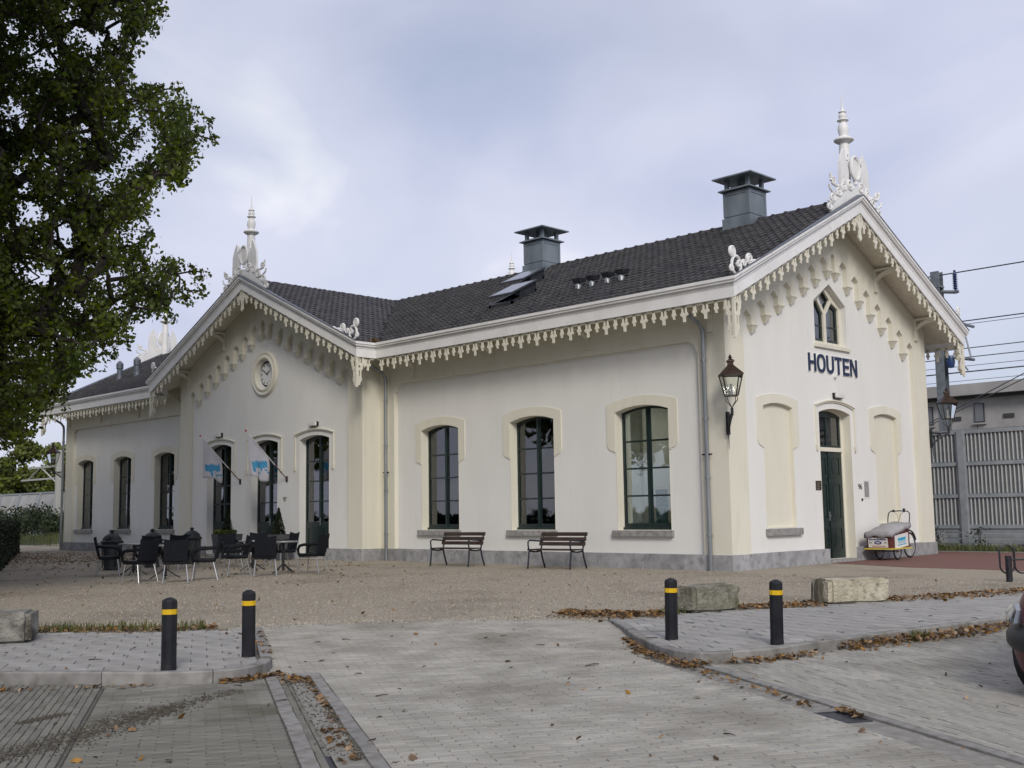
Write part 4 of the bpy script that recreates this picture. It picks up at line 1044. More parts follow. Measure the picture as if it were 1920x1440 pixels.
def brick_field(name, par, s0, s1, t0, t1, long_axis, zfun, m, keep, near, cap=300, ln=BL_, wd=BW_, gap=0.006, wob=0.0035):
    """bricks laid in half bond; the ones nearest to the camera are objects, the rest one mesh"""
    cells = []
    if long_axis == 's':
        nr = int((t1-t0)/wd); nc = int((s1-s0)/ln)+2
        for r in range(nr):
            for c in range(nc): cells.append((s0+(c-0.5*(r % 2))*ln, t0+r*wd, ln, wd))
    else:
        nr = int((s1-s0)/wd); nc = int((t1-t0)/ln)+2
        for r in range(nr):
            for c in range(nc): cells.append((s0+r*wd, t0+(c-0.5*(r % 2))*ln, wd, ln))
    out = []
    for s, t, a, b in cells:
        sa, sb = max(s, s0), min(s+a, s1); ta, tb = max(t, t0), min(t+b, t1)
        if sb-sa < 0.02 or tb-ta < 0.02: continue
        sc, tc = (sa+sb)/2, (ta+tb)/2
        x, y = st(sc, tc)
        if not keep(x, y, sc, tc): continue
        out.append((math.hypot(x-CAM.x, y-CAM.y), sa, sb, ta, tb))
    out.sort()
    return out
def lay(out, zfun, m, par, near_ok, cap=300, gap=0.003, wob=0.003, name='brick', hgt=0.03):
    rest = MB(); n_ind = 0; cache = {}
    for d, sa, sb, ta, tb in out:
        sc, tc = (sa+sb)/2, (ta+tb)/2; x, y = st(sc, tc)
        key = (round(sb-sa, 3), round(tb-ta, 3))
        ha, hb = (sb-sa)/2-gap, (tb-ta)/2-gap; bv = 0.004
        dz = random.gauss(0, wob*0.55)
        q = [(-ha, -hb), (ha, -hb), (ha, hb), (-ha, hb)]; qi = [(-ha+bv, -hb+bv), (ha-bv, -hb+bv), (ha-bv, hb-bv), (-ha+bv, hb-bv)]
        vs = [(EX*a+NX*b, EY*a+NY*b, -hgt) for a, b in q] + [(EX*a+NX*b, EY*a+NY*b, -bv*.7) for a, b in q] + [(EX*a+NX*b, EY*a+NY*b, 0) for a, b in qi]
        fs = [(0, 1, 5, 4), (1, 2, 6, 5), (2, 3, 7, 6), (3, 0, 4, 7), (4, 5, 9, 8), (5, 6, 10, 9), (6, 7, 11, 10), (7, 4, 8, 11), (8, 9, 10, 11)]
        z = zfun(sc)+dz
        if n_ind < cap and near_ok(x, y):
            n_ind += 1
            if key not in cache: cache[key] = MB().add(vs, fs).mesh(name, m, fix=False)
            o = inst(name, cache[key], par, (x, y, z)); o.rotation_euler = (random.gauss(0, .008), random.gauss(0, .008), random.gauss(0, .007))
        else:
            rest.add([(vx+x, vy+y, vz+z) for vx, vy, vz in vs], fs)
    if rest.v: stuff(rest.build(name+'s', m, par, fix=False))
def in_view(x, y, z=0.0, mg=0.02):
    v = Vector((x, y, z))-CAM; d = v.dot(fwd)
    if d < 1: return False
    return abs(v.dot(c_r)/d) < 960/F_PX+mg and -720/F_PX-mg < v.dot(c_u)/d
inl = lambda x, y: inpoly((x, y), lsw_poly)
inr = lambda x, y: inpoly((x, y), rsw_poly)
vis = lambda x, y: in_view(x, y)
pad = lambda x, y: in_view(x, y, 0, 0.25) and math.hypot(x-CAM.x, y-CAM.y) < 22
bayL = struct(MB().add([(*st(s, t), ZL-0.016) for s, t in ((-1.2, -12), (9, -12), (9, -1.715), (-1.2, -1.715))], [(0, 1, 2, 3)]).build('brick_bay', SAND, fix=False))
# left bay: bricks along the lane, then across after the marking row
lay(brick_field('b', park, -0.9, 6.0, -7.0, -1.72, 's', None, BRICK, lambda x, y, s, t: pad(x, y) and not inl(x, y), vis), lambda s: ZL, BRICK_MOSS_SHADE, bayL, vis)
bayB = struct(MB().add([(*st(s, t), ZL-0.015) for s, t in ((-.6, -1.71), (6.0, -1.71), (6.0, -.34), (-.6, -.34))], [(0, 1, 2, 3)]).build('brick_bay', SAND, fix=False))
lay(brick_field('b', park, -0.6, 6.0, -1.70, -0.36, 't', None, BRICK, lambda x, y, s, t: pad(x, y) and not inl(x, y), vis), lambda s: ZL, BRICK_MOSS_SHADE, bayB, vis)
# lane bricks across the lane
lay(brick_field('b', lane, LANE0, -0.12, -0.60, 4.05, 't', None, BRICK, lambda x, y, s, t: pad(x, y) and not inl(x, y) and not inr(x, y) and not (inpoly((x, y), GB+[(12, 30), (-75, 30), (-75, -32)])), vis), lane_z, BRICK, lane, vis, cap=0, gap=.0018)
lay(brick_field('b', lane, -0.12, 7.0, 0.14, 3.26, 't', None, BRICK, lambda x, y, s, t: pad(x, y), vis), lane_z, BRICK, lane, vis, gap=.0018)
# right bay
bayR = struct(MB().add([(*st(s, t), ZL-0.015) for s, t in ((-3, 3.64), (8, 3.64), (8, 12), (-3, 12))], [(0, 1, 2, 3)]).build('parking_bay', LDUST, fix=False))
lay(brick_field('b', bayR, -1.4, 6.5, 3.64, 11.0, 's', None, BRICK, lambda x, y, s, t: pad(x, y) and not inr(x, y), vis), lambda s: ZL, BRICK, bayR, vis, gap=.002)

# gutters: kerb strips beside the lane with sunken bricks between
def strip(name, s0, s1, t0, t1, m, z, n, par=None, gap=0.004):
    for i in range(n):
        a = s0+(s1-s0)*i/n; b = s0+(s1-s0)*(i+1)/n
        out = [(0, a, b, t0, t1)]
        lay(out, lambda s: z, m, par, lambda x, y: True, gap=gap, wob=.003, name=name, hgt=.06)
gl = struct(MB().add([(*st(s, t), ZL-0.03) for s, t in ((-.12, -.37), (6, -.37), (6, .15), (-.12, .15))], [(0, 1, 2, 3)]).build('gutter', SAND, fix=False))
strip('kerb_stone', 0.0, 6.0, -0.355, -0.245, KERB, ZL+0.004, 7, gl)
strip('kerb_stone', 0.0, 6.0, 0.035, 0.135, KERB, ZL+0.006, 7, gl)
strip('kerb_stone', -0.11, 0.0, -0.355, 0.135, KERB, ZL+0.004, 1, gl)
gb_ = brick_field('b', gl, 0.01, 6.0, -0.240, 0.032, 's', None, BRICK, lambda x, y, s, t: pad(x, y) and not (3.32 < s < 3.75 and t > -.2), vis, wd=.0543)
lay(gb_, lambda s: ZL-0.018, BRICK_MOSS_SHADE, gl, vis)
gr = struct(MB().add([(*st(s, t), ZL-0.035) for s, t in ((.45, 3.27), (9, 3.27), (9, 3.64), (.45, 3.64))], [(0, 1, 2, 3)]).build('gutter', SAND, fix=False))
strip('kerb_stone', 0.55, 8.6, 3.525, 3.625, KERB, ZL+0.004, 9, gr)
gb_ = brick_field('b', gr, 0.45, 8.6, 3.262, 3.522, 's', None, BRICK, lambda x, y, s, t: pad(x, y) and not (3.18 < s < 3.62 and t < 3.52), vis, wd=.0519)
lay(gb_, lambda s: ZL-0.018, BRICK, gr, vis)
def grate(s0, s1, t0, t1, z, lab):
    o = thing('drain_grate', lab, 'drain cover', (*st((s0+s1)/2, (t0+t1)/2), z))
    m = MB(); w = .02; hs, ht = (s1-s0)/2, (t1-t0)/2
    def bx(a0, a1, b0, b1, z0, z1):
        vs = [(EX*a+NX*b, EY*a+NY*b, zz) for zz in (z0, z1) for a, b in ((a0, b0), (a1, b0), (a1, b1), (a0, b1))]
        m.add(vs, [(0, 3, 2, 1), (4, 5, 6, 7), (0, 1, 5, 4), (1, 2, 6, 5), (2, 3, 7, 6), (3, 0, 4, 7)])
    bx(-hs, hs, -ht, -ht+w, -.03, 0); bx(-hs, hs, ht-w, ht, -.03, 0); bx(-hs, -hs+w, -ht+w, ht-w, -.03, -.001); bx(hs-w, hs, -ht+w, ht-w, -.03, -.001)
    m.build('frame', DRAIN, o)
    m = MB(); bx(-hs+w, hs-w, -ht+w, ht-w, -.03, -.006); m.build('lid', DRAIN, o)
grate(3.34, 3.73, -.19, .03, ZL-.02, 'iron drain cover at the end of the left gutter')
grate(3.20, 3.60, 3.275, 3.50, ZL-.006, 'iron drain cover in the right gutter with leaves on it')

# pavements ---------------------------------------------------------------
def pavement(name, poly, ang, cap=300, size=0.30):
    base = struct(MB().prism([poly], lambda u, v, d: (u, v, d), -0.2, -0.014).build(name, SAND))
    ca, sa = math.cos(ang), math.sin(ang)
    xs = [p[0]*ca+p[1]*sa for p in poly]; ys = [-p[0]*sa+p[1]*ca for p in poly]
    h = size/2-.004; bv = .006; items = []
    r = 0; v = min(ys)
    while v < max(ys):
        u = min(xs)-(size/2 if r % 2 else 0)
        while u < max(xs):
            cx, cy = (u+size/2), (v+size/2); x, y = cx*ca-cy*sa, cx*sa+cy*ca
            corners = [((cx+i*h)*ca-(cy+j*h)*sa, (cx+i*h)*sa+(cy+j*h)*ca) for i, j in ((-1, -1), (1, -1), (1, 1), (-1, 1))]
            ins = [inpoly(c, poly) for c in corners]
            if all(ins): items.append((math.hypot(x-CAM.x, y-CAM.y), x, y, None))
            elif any(ins) or inpoly((x, y), poly):
                # cut slab: clip against the pavement outline by sampling quarter slabs
                for qi in (-1, 1):
                    for qj in (-1, 1):
                        qc = (cx+qi*h/2, cy+qj*h/2); qx, qy = qc[0]*ca-qc[1]*sa, qc[0]*sa+qc[1]*ca
                        if inpoly((qx, qy), poly): items.append((math.hypot(qx-CAM.x, qy-CAM.y), qx, qy, 'q'))
            u += size
        v += size; r += 1
    items.sort(); k = 0; rest = MB()
    def slab(h):
        q = [(-h, -h), (h, -h), (h, h), (-h, h)]; i = h-bv
        vs = [(a*ca-b*sa, a*sa+b*ca, z) for z, l in ((-.05, q), (-bv*.5, q), (0, [(-i, -i), (i, -i), (i, i), (-i, i)])) for a, b in l]
        return vs, [(0, 1, 5, 4), (1, 2, 6, 5), (2, 3, 7, 6), (3, 0, 4, 7), (4, 5, 9, 8), (5, 6, 10, 9), (6, 7, 11, 10), (7, 4, 8, 11), (8, 9, 10, 11)]
    vs1, fs1 = slab(h); vs2, fs2 = slab(h/2)
    me1 = MB().add(vs1, fs1).mesh('slab', PAVER, fix=False)
    for d, x, y, q in items:
        z = random.gauss(0, .0015)
        if q is None and k < cap and in_view(x, y):
            o = inst('slab', me1, base, (x, y, z)); o.rotation_euler = (random.gauss(0, .004), random.gauss(0, .004), random.gauss(0, .006)); k += 1
        else:
            vs = vs2 if q else vs1; rest.add([(a+x, b+y, c+z) for a, b, c in vs], fs1)
    if rest.v: stuff(rest.build('slabs', PAVER, base, fix=False))
    return base
def kerbs(path, par, ztop=0.006, zbot=-0.14, w=KERB_W, seg=1.0, side=1):
    """kerb stones following a polyline; the stones lie to the left of the path (side=1)"""
    P2 = [Vector(p) for p in path]
    acc = [0]
    for i in range(len(P2)-1): acc.append(acc[-1]+(P2[i+1]-P2[i]).length)
    def at(d):
        for i in range(len(P2)-1):
            if d <= acc[i+1] or i == len(P2)-2:
                return P2[i].lerp(P2[i+1], (d-acc[i])/(acc[i+1]-acc[i]))
    def nrm(d):
        a = at(max(0, d-.08)); b = at(min(acc[-1], d+.08)); t = (b-a).normalized(); return Vector((-t.y, t.x))*side
    n = max(1, round(acc[-1]/seg))
    for k in range(n):
        a, b = acc[-1]*k/n+.004, acc[-1]*(k+1)/n-.004
        m = MB(); vs = []; ns = 6
        for i in range(ns+1):
            d = a+(b-a)*i/ns; p = at(d); q = nrm(d)
            for off, z in ((0.004, zbot), (0.0, ztop-.012), (0.012, ztop), (w, ztop), (w, zbot)): vs.append((p.x+q.x*off, p.y+q.y*off, z))
        fs = []
        for i in range(ns):
            for j in range(5): fs.append((i*5+j, i*5+(j+1) % 5, i*5+5+(j+1) % 5, i*5+5+j))
        fs += [tuple(range(4, -1, -1)), tuple(ns*5+j for j in range(5))]
        m.add(vs, fs).build('kerb_stone', KERB, par)
def inset_front(path, w, side=1):
    out = []
    for i, p in enumerate(path):
        a = Vector(path[max(0, i-1)]); b = Vector(path[min(len(path)-1, i+1)]); t = (b-a).normalized()
        q = Vector((-t.y, t.x))*side; out.append((p[0]+q.x*w, p[1]+q.y*w))
    return out
rpav = pavement('pavement', inset_front(RSW, KERB_W+.004) + RSWB[::-1], math.atan2(-.655, .755)+math.pi/2)
kerbs(RSW, rpav)
lpav = pavement('pavement', inset_front(LSW, KERB_W+.004) + [(1.95, -13.25), (1.45, -13.95), (.36, -14.88), st(-4.4, -4.6)], math.atan2(EY, EX)+math.pi/2)
kerbs(LSW, lpav)

# loose gravel stones in front of the pavement (too many to count)
def scatter(n, poly_test, box):
    out = []
    while len(out) < n:
        x = random.uniform(box[0], box[1]); y = random.uniform(box[2], box[3])
        if poly_test(x, y): out.append((x, y))
    return out
gpoly = GB + [(12, 30), (-75, 30), (-75, -32)]
pts = []
for _ in range(60000):
    d = 9+17*random.random()**0.8; a = random.uniform(-.47, .47)+YAW
    x, y = CAM.x+d*math.sin(a), CAM.y+d*math.cos(a)
    if inpoly((x, y), gpoly) and y < -0.1 and in_view(x, y): pts.append((x, y))
pts = [(x, y, -0.008) for x, y in pts]
EDGE = [(1.6, -12.9), (1.93, -12.03), (2.33, -11.49), (3.19, -10.53), (3.75, -9.75), (4.3, -9.6)]
for _ in range(2600):
    k = random.randrange(len(EDGE)-1); f = random.random(); x = EDGE[k][0]+(EDGE[k+1][0]-EDGE[k][0])*f; y = EDGE[k][1]+(EDGE[k+1][1]-EDGE[k][1])*f
    o = abs(random.gauss(0, .22)); pts.append((x+EX*o, y+EY*o, lane_z(to_st(x+EX*o, y+EY*o)[0])+.002))
pts = np.array(pts)
oct_v = np.array([(.5, 0, 0), (0, .45, 0), (-.5, 0, 0), (0, -.45, 0), (.05, .05, .38)]); oct_f = [(0, 1, 4), (1, 2, 4), (2, 3, 4), (3, 0, 4)]
so = leaf_cloud('gravel_stones', STONES, pts, np.full(len(pts), 0.017), None, (oct_v, oct_f), flat=2.0, jitter=.6)
stuff(so, 'loose pale gravel stones in front of the station', 'gravel')

# fallen leaves ------------------------------------------------------------------
def leaf_drift(path, width, n, zf, hump=0.03, side_bias=0.0, size=0.075):
    P2 = [Vector(p) for p in path]; ln = [(P2[i+1]-P2[i]).length for i in range(len(P2)-1)]; tot = sum(ln); out = []
    for _ in range(n):
        d = random.random()*tot; i = 0
        while i < len(ln)-1 and d > ln[i]: d -= ln[i]; i += 1
        t = (P2[i+1]-P2[i]).normalized(); p = P2[i]+t*d; o = random.gauss(side_bias, width/2.2)
        x, y = p.x-t.y*o, p.y+t.x*o
        h = hump*math.exp(-(o/width)**2*2)
        out.append((x, y, zf(x, y)+.008+random.random()*h))
    return out
lv_ = []
lv_ += leaf_drift([(3.75, -9.55), (4.3, -9.35), (4.8, -9.2), (4.95, -8.85)], .40, 900, lambda x, y: 0, .06)
lv_ += leaf_drift([(5.15, -7.55), (5.55, -6.95), (5.72, -6.45)], .28, 600, lambda x, y: 0, .05)
lv_ += leaf_drift([(6.10, -5.35), (6.6, -4.2), (7.05, -2.8), (8.4, 1.5)], .45, 1700, lambda x, y: 0, .05)
lv_ += leaf_drift([(1.6, -13.3), (1.35, -13.75), (.75, -14.25), (.1, -14.8), (-.8, -16)], .26, 1100, lambda x, y: 0, .04)
lv_ += leaf_drift([(4.30, -14.35), (3.3, -13.75), (2.4, -13.2)], .07, 110, lambda x, y: -.02, .03)
kb = [(p[0]+.04, p[1]-.05) for p in RSW]
lv_ += leaf_drift([(5.9, -10.78), (6.5, -11.32), (6.95, -11.62), (7.35, -11.80), (7.66, -11.72)], .11, 300, lambda x, y: ZL, .05)
lv_ += leaf_drift([(7.72, -11.6), (7.95, -11.1), (8.02, -10.4)], .10, 150, lambda x, y: ZL, .05)
lv_ += leaf_drift([(8.06, -10.0), (8.2, -9.1), (8.42, -7.9), (8.6, -6.6)], .22, 950, lambda x, y: ZL, .08)
lv_ += leaf_drift([st(.45, 3.38), st(1.1, 3.42)], .10, 90, lambda x, y: ZL, .03)
lv_ += leaf_drift([st(1.1, 3.42), st(3.0, 3.40)], .09, 70, lambda x, y: ZL-.015, .02)
lv_ += leaf_drift([st(3.2, 3.49), st(3.5, 3.47)], .05, 50, lambda x, y: ZL, .02, size=.06)
lv_ += leaf_drift([st(.05, -.1), st(.35, -.1)], .16, 70, lambda x, y: ZL-.015, .03)
lv_ += leaf_drift([st(.3, 0.0), st(2.4, 0.0)], .05, 60, lambda x, y: ZL-.015, .02)
lv_ += leaf_drift([st(2.6, -.05), st(3.7, -.08)], .10, 40, lambda x, y: ZL-.015, .01)
lv_ += leaf_drift([st(.16, -.75), st(.1, -.45), st(-.12, -.2)], .10, 150, lambda x, y: ZL, .03)
lv_ += leaf_drift([st(-.9, -4.2), st(.0, -2.6), st(.18, -1.3)], .06, 90, lambda x, y: ZL, .02)
for _ in range(230):      # single leaves on the paving
    s, t = random.uniform(-4, 6), random.uniform(-5, 9); x, y = st(s, t)
    if in_view(x, y) and not inr(x, y): lv_.append((x, y, (lane_z(s) if -.1 < t < 4 else ZL)+.012 if not inl(x, y) else .012))
for _ in range(2600):     # leaves over the gravel, thicker on the left under the oak
    x = random.uniform(-32, 5); y = random.uniform(-14, -0.6)
    if random.random() < (0.14 if x > -4 else 0.42 if x > -14 else .9) and inpoly((x, y), gpoly): lv_.append((x, y, .005))
for _ in range(4200):
    x = random.gauss(-24, 7); y = random.gauss(-4.5, 1.6)
    if y < -.6: lv_.append((x, y, .008))
lv_ = np.array(lv_)
stuff(leaf_cloud('fallen_leaves', DEADLEAF, lv_, np.full(len(lv_), 0.052), flat=0.45, jitter=.75), 'brown fallen oak leaves in drifts along kerbs and gravel', 'leaves')
# twigs
tw = MB()
for _ in range(95):
    s, t = random.uniform(-3.5, 5.5), random.uniform(-4, 8); x, y = st(s, t)
    if not in_view(x, y): continue
    a = random.uniform(0, 6.28); l = random.uniform(.03, .13); z = (0.008 if (inl(x, y) or inr(x, y)) else (lane_z(s) if -.1 < t < 4 else ZL)+.008)
    b = a+random.uniform(-.5, .5)
    tw.tube([(x, y, z), (x+l*.5*math.cos(a), y+l*.5*math.sin(a), z+.005), (x+l*.5*math.cos(a)+l*.5*math.cos(b), y+l*.5*math.sin(a)+l*.5*math.sin(b), z)], [.005, .004, .002], 4)
stuff(tw.build('twigs', TWIG, fix=False), 'small dark twigs scattered over the paving', 'twigs')
# soil wash across the left bay
SOIL = mat('soil', (0.05, 0.042, 0.03), (0.10, 0.085, 0.06), 0.95, 30, 0.6, 90)
sp_pts = [(x, y, ZL+.003+random.random()*.004) for x, y, z in leaf_drift([(6.75, -17.9), (6.55, -17.45), (6.30, -16.95), (6.05, -16.5), (5.8, -16.1)], .24, 2600, lambda x, y: 0)]
sp_pts += [(x, y, ZL+.003) for x, y, z in leaf_drift([(6.1, -16.6), (5.7, -15.9), (5.5, -15.35)], .16, 900, lambda x, y: 0)]
sp_pts += [(x, y, ZL+.003) for x, y, z in leaf_drift([(5.6, -17.2), (5.45, -16.8)], .07, 500, lambda x, y: 0)]
sp_pts += [(x, y, ZL-.012) for x, y, z in leaf_drift([st(.05, -.1), st(3.5, -.08)], .14, 420, lambda x, y: 0)]
sp_pts += [(x, y, ZL-.012) for x, y, z in leaf_drift([st(.1, .02), st(3.6, .02)], .035, 600, lambda x, y: 0)]
sp_pts = np.array(sp_pts)
stuff(leaf_cloud('soil_crumbs', SOIL, sp_pts, np.full(len(sp_pts), .014), None, (oct_v*np.array([1, 1, .4]), oct_f), flat=2.0, jitter=.8), 'dark streak of washed soil and mould across the left parking bay', 'soil')
# grass tufts and blades
def blades(pts, h, name, lab):
    V = []; Fc = []
    for x, y, z in pts:
        a = random.uniform(0, 6.28); hh = h*random.uniform(.4, 1.2); w = .006+.004*random.random(); ln = hh*random.uniform(.1, .6)
        dx, dy = math.cos(a), math.sin(a); k = len(V)
        V += [(x-dy*w, y+dx*w, z), (x+dy*w, y-dx*w, z), (x+dx*ln*.4+dy*w*.7, y+dy*ln*.4-dx*w*.7, z+hh*.6), (x+dx*ln*.4-dy*w*.7, y+dy*ln*.4+dx*w*.7, z+hh*.6), (x+dx*ln, y+dy*ln, z+hh)]
        Fc += [(k, k+1, k+2, k+3), (k+3, k+2, k+4)]
    return stuff(MB().add(V, Fc).build(name, BLADE, fix=False), lab, 'grass')
gp2 = [(x, y, 0) for x, y, z in leaf_drift([(1.5, -13.4), (1.2, -13.8), (.6, -14.35), (-.5, -15.6)], .22, 700, lambda x, y: 0)]
gp2 += [(x, y, 0) for x, y, z in leaf_drift([(4.9, -8.9), (4.98, -8.5)], .12, 90, lambda x, y: 0)]
gp2 += [(x, y, ZL) for x, y, z in leaf_drift([(8.24, -8.9), (8.3, -8.6)], .05, 90, lambda x, y: 0)]
blades(gp2, .11, 'weed_tufts', 'thin grass and weeds along the pavement back edge')
blades([(random.uniform(-5, 9), random.uniform(11.32, 12.1), 0) for _ in range(5200)], .24, 'verge_grass', 'rough grass verge below the noise barrier')
blades([(random.uniform(-62, -40), random.uniform(2, 17), 0) for _ in range(6000)], .5, 'rough_grass', 'rough grass beyond the far left corner of the station')

# ================================================================== THINGS
# --- bollards -----------------------------------------------------------
def bollard_meshes():
    n = 10; r = 0.066; k = math.pi/n
    b = MB().lathe([(r*1.03, -.12), (r*1.03, .03), (r, .05), (r, .485)], n=n).mesh('post', RUBBER)
    y = MB().lathe([(r+.0015, .485), (r+.0015, .53)], n=n).mesh('band', YELLOW)
    t = MB().lathe([(r, .53), (r, .595), (r*.9, .612), (r*.35, .63), (.002, .634)], n=n).mesh('top', RUBBER)
    return b, y, t
BM = bollard_meshes()
for (x, y, lab) in ((4.56, -15.50, 'black bollard with yellow band, nearest the left kerb'), (4.28, -14.52, 'black bollard with yellow band at the rounded corner of the left pavement'),
                    (6.66, -10.97, 'black bollard with yellow band in front of the mossy stone block'), (7.72, -10.66, 'black bollard with yellow band on the right kerb before the pale stone block')):
    t = thing('bollard', lab, 'bollard', (x, y, 0), random.uniform(0, 1), 'bollards along the pavement edges')
    t.rotation_euler.x = random.uniform(-.02, .02); t.rotation_euler.y = random.uniform(-.02, .02)
    for nm, me in zip(('post', 'band', 'cap'), BM): inst(nm, me, t)

# --- stone blocks -----------------------------------------------------------
def stone_block(name, lab, a, b, depth, h, m, seed, rough_=.02):
    """front bottom edge from a to b; the block goes back (left of a->b)"""
    a = Vector(a); b = Vector(b); t = (b-a).normalized(); q = Vector((-t.y, t.x)); ln = (b-a).length
    r = random.Random(seed); nx, ny, nz = 16, 8, 6
    import bmesh
    bm = bmesh.new(); bmesh.ops.create_cube(bm, size=1.0)
    bmesh.ops.bevel(bm, geom=bm.edges[:], offset=0.07, segments=2, affect='EDGES')
    bmesh.ops.subdivide_edges(bm, edges=bm.edges[:], cuts=4, use_grid_fill=True)
    from mathutils import noise
    for v in bm.verts:
        p = v.co.copy(); d = noise.noise(Vector((p.x*3+seed, p.y*3, p.z*3)))*rough_*1.6 + noise.noise(Vector((p.x*11, p.y*9+seed, p.z*9)))*rough_*.6
        x = p.x*ln*(1-.03*(p.z+.5)); y = p.y*depth*(1-.05*(p.z+.5)); z = (p.z+.5)*h
        nn = p.normalized()
        v.co = Vector((x+nn.x*d*1.2, y+nn.y*d*1.2, max(-.02, z+nn.z*d)))
    me = bpy.data.meshes.new(name); bm.to_mesh(me); bm.free(); me.materials.append(m); me.shade_smooth(); me.set_sharp_from_angle(angle=math.radians(50))
    c = (a+b)/2+q*depth/2
    o = inst(name, me, None, (c.x, c.y, 0)); o.rotation_euler.z = math.atan2(t.y, t.x)
    return tag(o, lab, 'stone block')
stone_block('stone_block', 'mossy grey green stone block behind the right bollard', (5.11, -8.44), (5.26, -7.58), .42, .33, MOSS, 3)
stone_block('stone_block', 'pale sandstone block with chiselled mark on the right pavement', (5.82, -6.27), (6.28, -5.38), .45, .325, SANDST, 5, .015)
stone_block('stone_block', 'weathered grey stone block at the left edge of the pavement', (0.85, -16.25), (1.33, -15.42), .62, .33, mat('grey_stone', (0.15, 0.145, 0.125), (0.27, 0.26, 0.23), 0.95, 5, 0.8, 24, c3=(0.05, 0.045, 0.035), n3=3, lo3=0.58, hi3=0.7, bdist=.05), 9)
for i, (x, y, h) in enumerate(((5.62, -6.15, .33), (5.47, -5.98, .31))):  # dark stumps stand in for the shaded left end of the pale block
    o = MB().lathe([(.085, -.05), (.09, .1), (.082, h*.8), (.06, h), (.02, h+.01)], n=9).build('shaded_end_stump', SHADED_END, None, smooth=SM, loc=(x, y, 0))
    tag(o, ('dark stump standing in for the shaded end of the pale block', 'smaller dark stump for the shaded end of the pale block, the one farther back')[i], 'stump')

# --- benches --------------------------------------------------------------------
def bench(lab, loc, rz):
    t = thing('bench', lab, 'bench', loc, rz, 'benches along the station wall')
    ln = 1.34; hw = ln/2-.06
    for s in (-1, 1):
        f = MB(); x = s*hw
        f.tube([(x, -.36, 0), (x, -.32, .25), (x, -.30, .41)], .021, 6)
        f.tube([(x, .30, 0), (x, .20, .25), (x, .16, .42), (x, .21, .60), (x, .31, .83)], .021, 6)
        f.tube([(x, -.30, .41), (x, -.05, .385), (x, .16, .40)], .021, 6)
        f.tube([(x, -.30, .41), (x, -.335, .55), (x, -.33, .63), (x, -.27, .66), (x, .0, .64), (x, .22, .625)], .019, 6)
        f.build('end_frame', BENCHI, t, smooth=SM)
    for z, y in ((.79, .275), (.675, .225), (.565, .185)):
        MB().box(-ln/2, ln/2, -.014, .014, -.044, .044).xf(Matrix.Translation((0, y, z)) @ Matrix.Rotation(-.33, 4, 'X')).build('back_slat', BENCHW, t, bevel=.006)
    for y in (-.26, -.15, -.04, .07): MB().box(-ln/2, ln/2, y-.045, y+.045, .425, .455).build('seat_slat', BENCHW, t, bevel=.006)
    return t
bench('dark slatted bench under the first window beside the downpipe', (-7.33, -1.32, 0), math.radians(9))
bench('dark slatted bench below the middle window', (-4.12, -1.08, 0), math.radians(6))

# --- terrace chairs and tables -----------------------------------------------------
def chair_proto():
    t = thing('terrace_chair', 'x', 'chair', (0, 0, 0), 0, 'black chairs on the terrace')
    # local: faces +X
    sb = MB(); sb.box(-.22, .25, -.235, .235, .375, .45); sb.build('seat', CHAIRP, t, bevel=.02)
    bk = MB(); vs = []; ny = 6; nz = 5
    for k in range(nz+1):
        for j in range(ny+1):
            y = -.235+.47*j/ny; z = .44+.42*k/nz; x = -.19-.10*(k/nz)-.03*math.cos(y/.225*1.3); zz = z+(.035*(abs(y)/.225)**2 if k == nz else 0)
            vs.append((x, y, zz))
    n0 = len(vs); vs += [(x-.03, y, z) for x, y, z in vs]
    q = lambda k, j: k*(ny+1)+j
    fs = [(q(k, j), q(k, j+1), q(k+1, j+1), q(k+1, j)) for k in range(nz) for j in range(ny)] + [(n0+q(k, j), n0+q(k+1, j), n0+q(k+1, j+1), n0+q(k, j+1)) for k in range(nz) for j in range(ny)]
    for j in range(ny): fs += [(q(0, j), n0+q(0, j), n0+q(0, j+1), q(0, j+1)), (q(nz, j), q(nz, j+1), n0+q(nz, j+1), n0+q(nz, j))]
    for k in range(nz): fs += [(q(k, 0), q(k+1, 0), n0+q(k+1, 0), n0+q(k, 0)), (q(k, ny), n0+q(k, ny), n0+q(k+1, ny), q(k+1, ny))]
    bk.add(vs, fs).build('backrest', WICKER, t, smooth=SM)
    for s in (-1, 1):
        a = MB(); y = s*.255
        a.tube([(-.25, s*.235, .68), (-.10, y, .665), (.10, y, .655), (.20, y, .63), (.245, y, .55), (.235, s*.235, .44), (.10, s*.225, .425)], [.032, .034, .036, .035, .033, .034, .03], 7)
        a.build('armrest', CHAIRP, t, smooth=SM)
        MB().tube([(.19, s*.20, .43), (.25, s*.25, 0)], .0135, 7).build('leg', ALU, t, smooth=SM)
        MB().tube([(-.17, s*.20, .43), (-.28, s*.25, 0)], .0135, 7).build('leg', ALU, t, smooth=SM)
    return t
def table_proto():
    t = thing('terrace_table', 'x', 'table', (0, 0, 0), 0, 'round terrace tables')
    MB().lathe([(.33, .70), (.35, .705), (.355, .72), (.35, .73), (.0, .731)], n=24).build('top', TABLET, t, smooth=SM)
    MB().lathe([(.03, .05), (.03, .70)], n=10).build('column', IRON, t, smooth=SM)
    for i in range(4):
        a = math.pi/4+i*math.pi/2; MB().tube([(0, 0, .22), (.16*math.cos(a), .16*math.sin(a), .10), (.32*math.cos(a), .32*math.sin(a), .0)], .014, 6).build('foot', IRON, t)
    return t
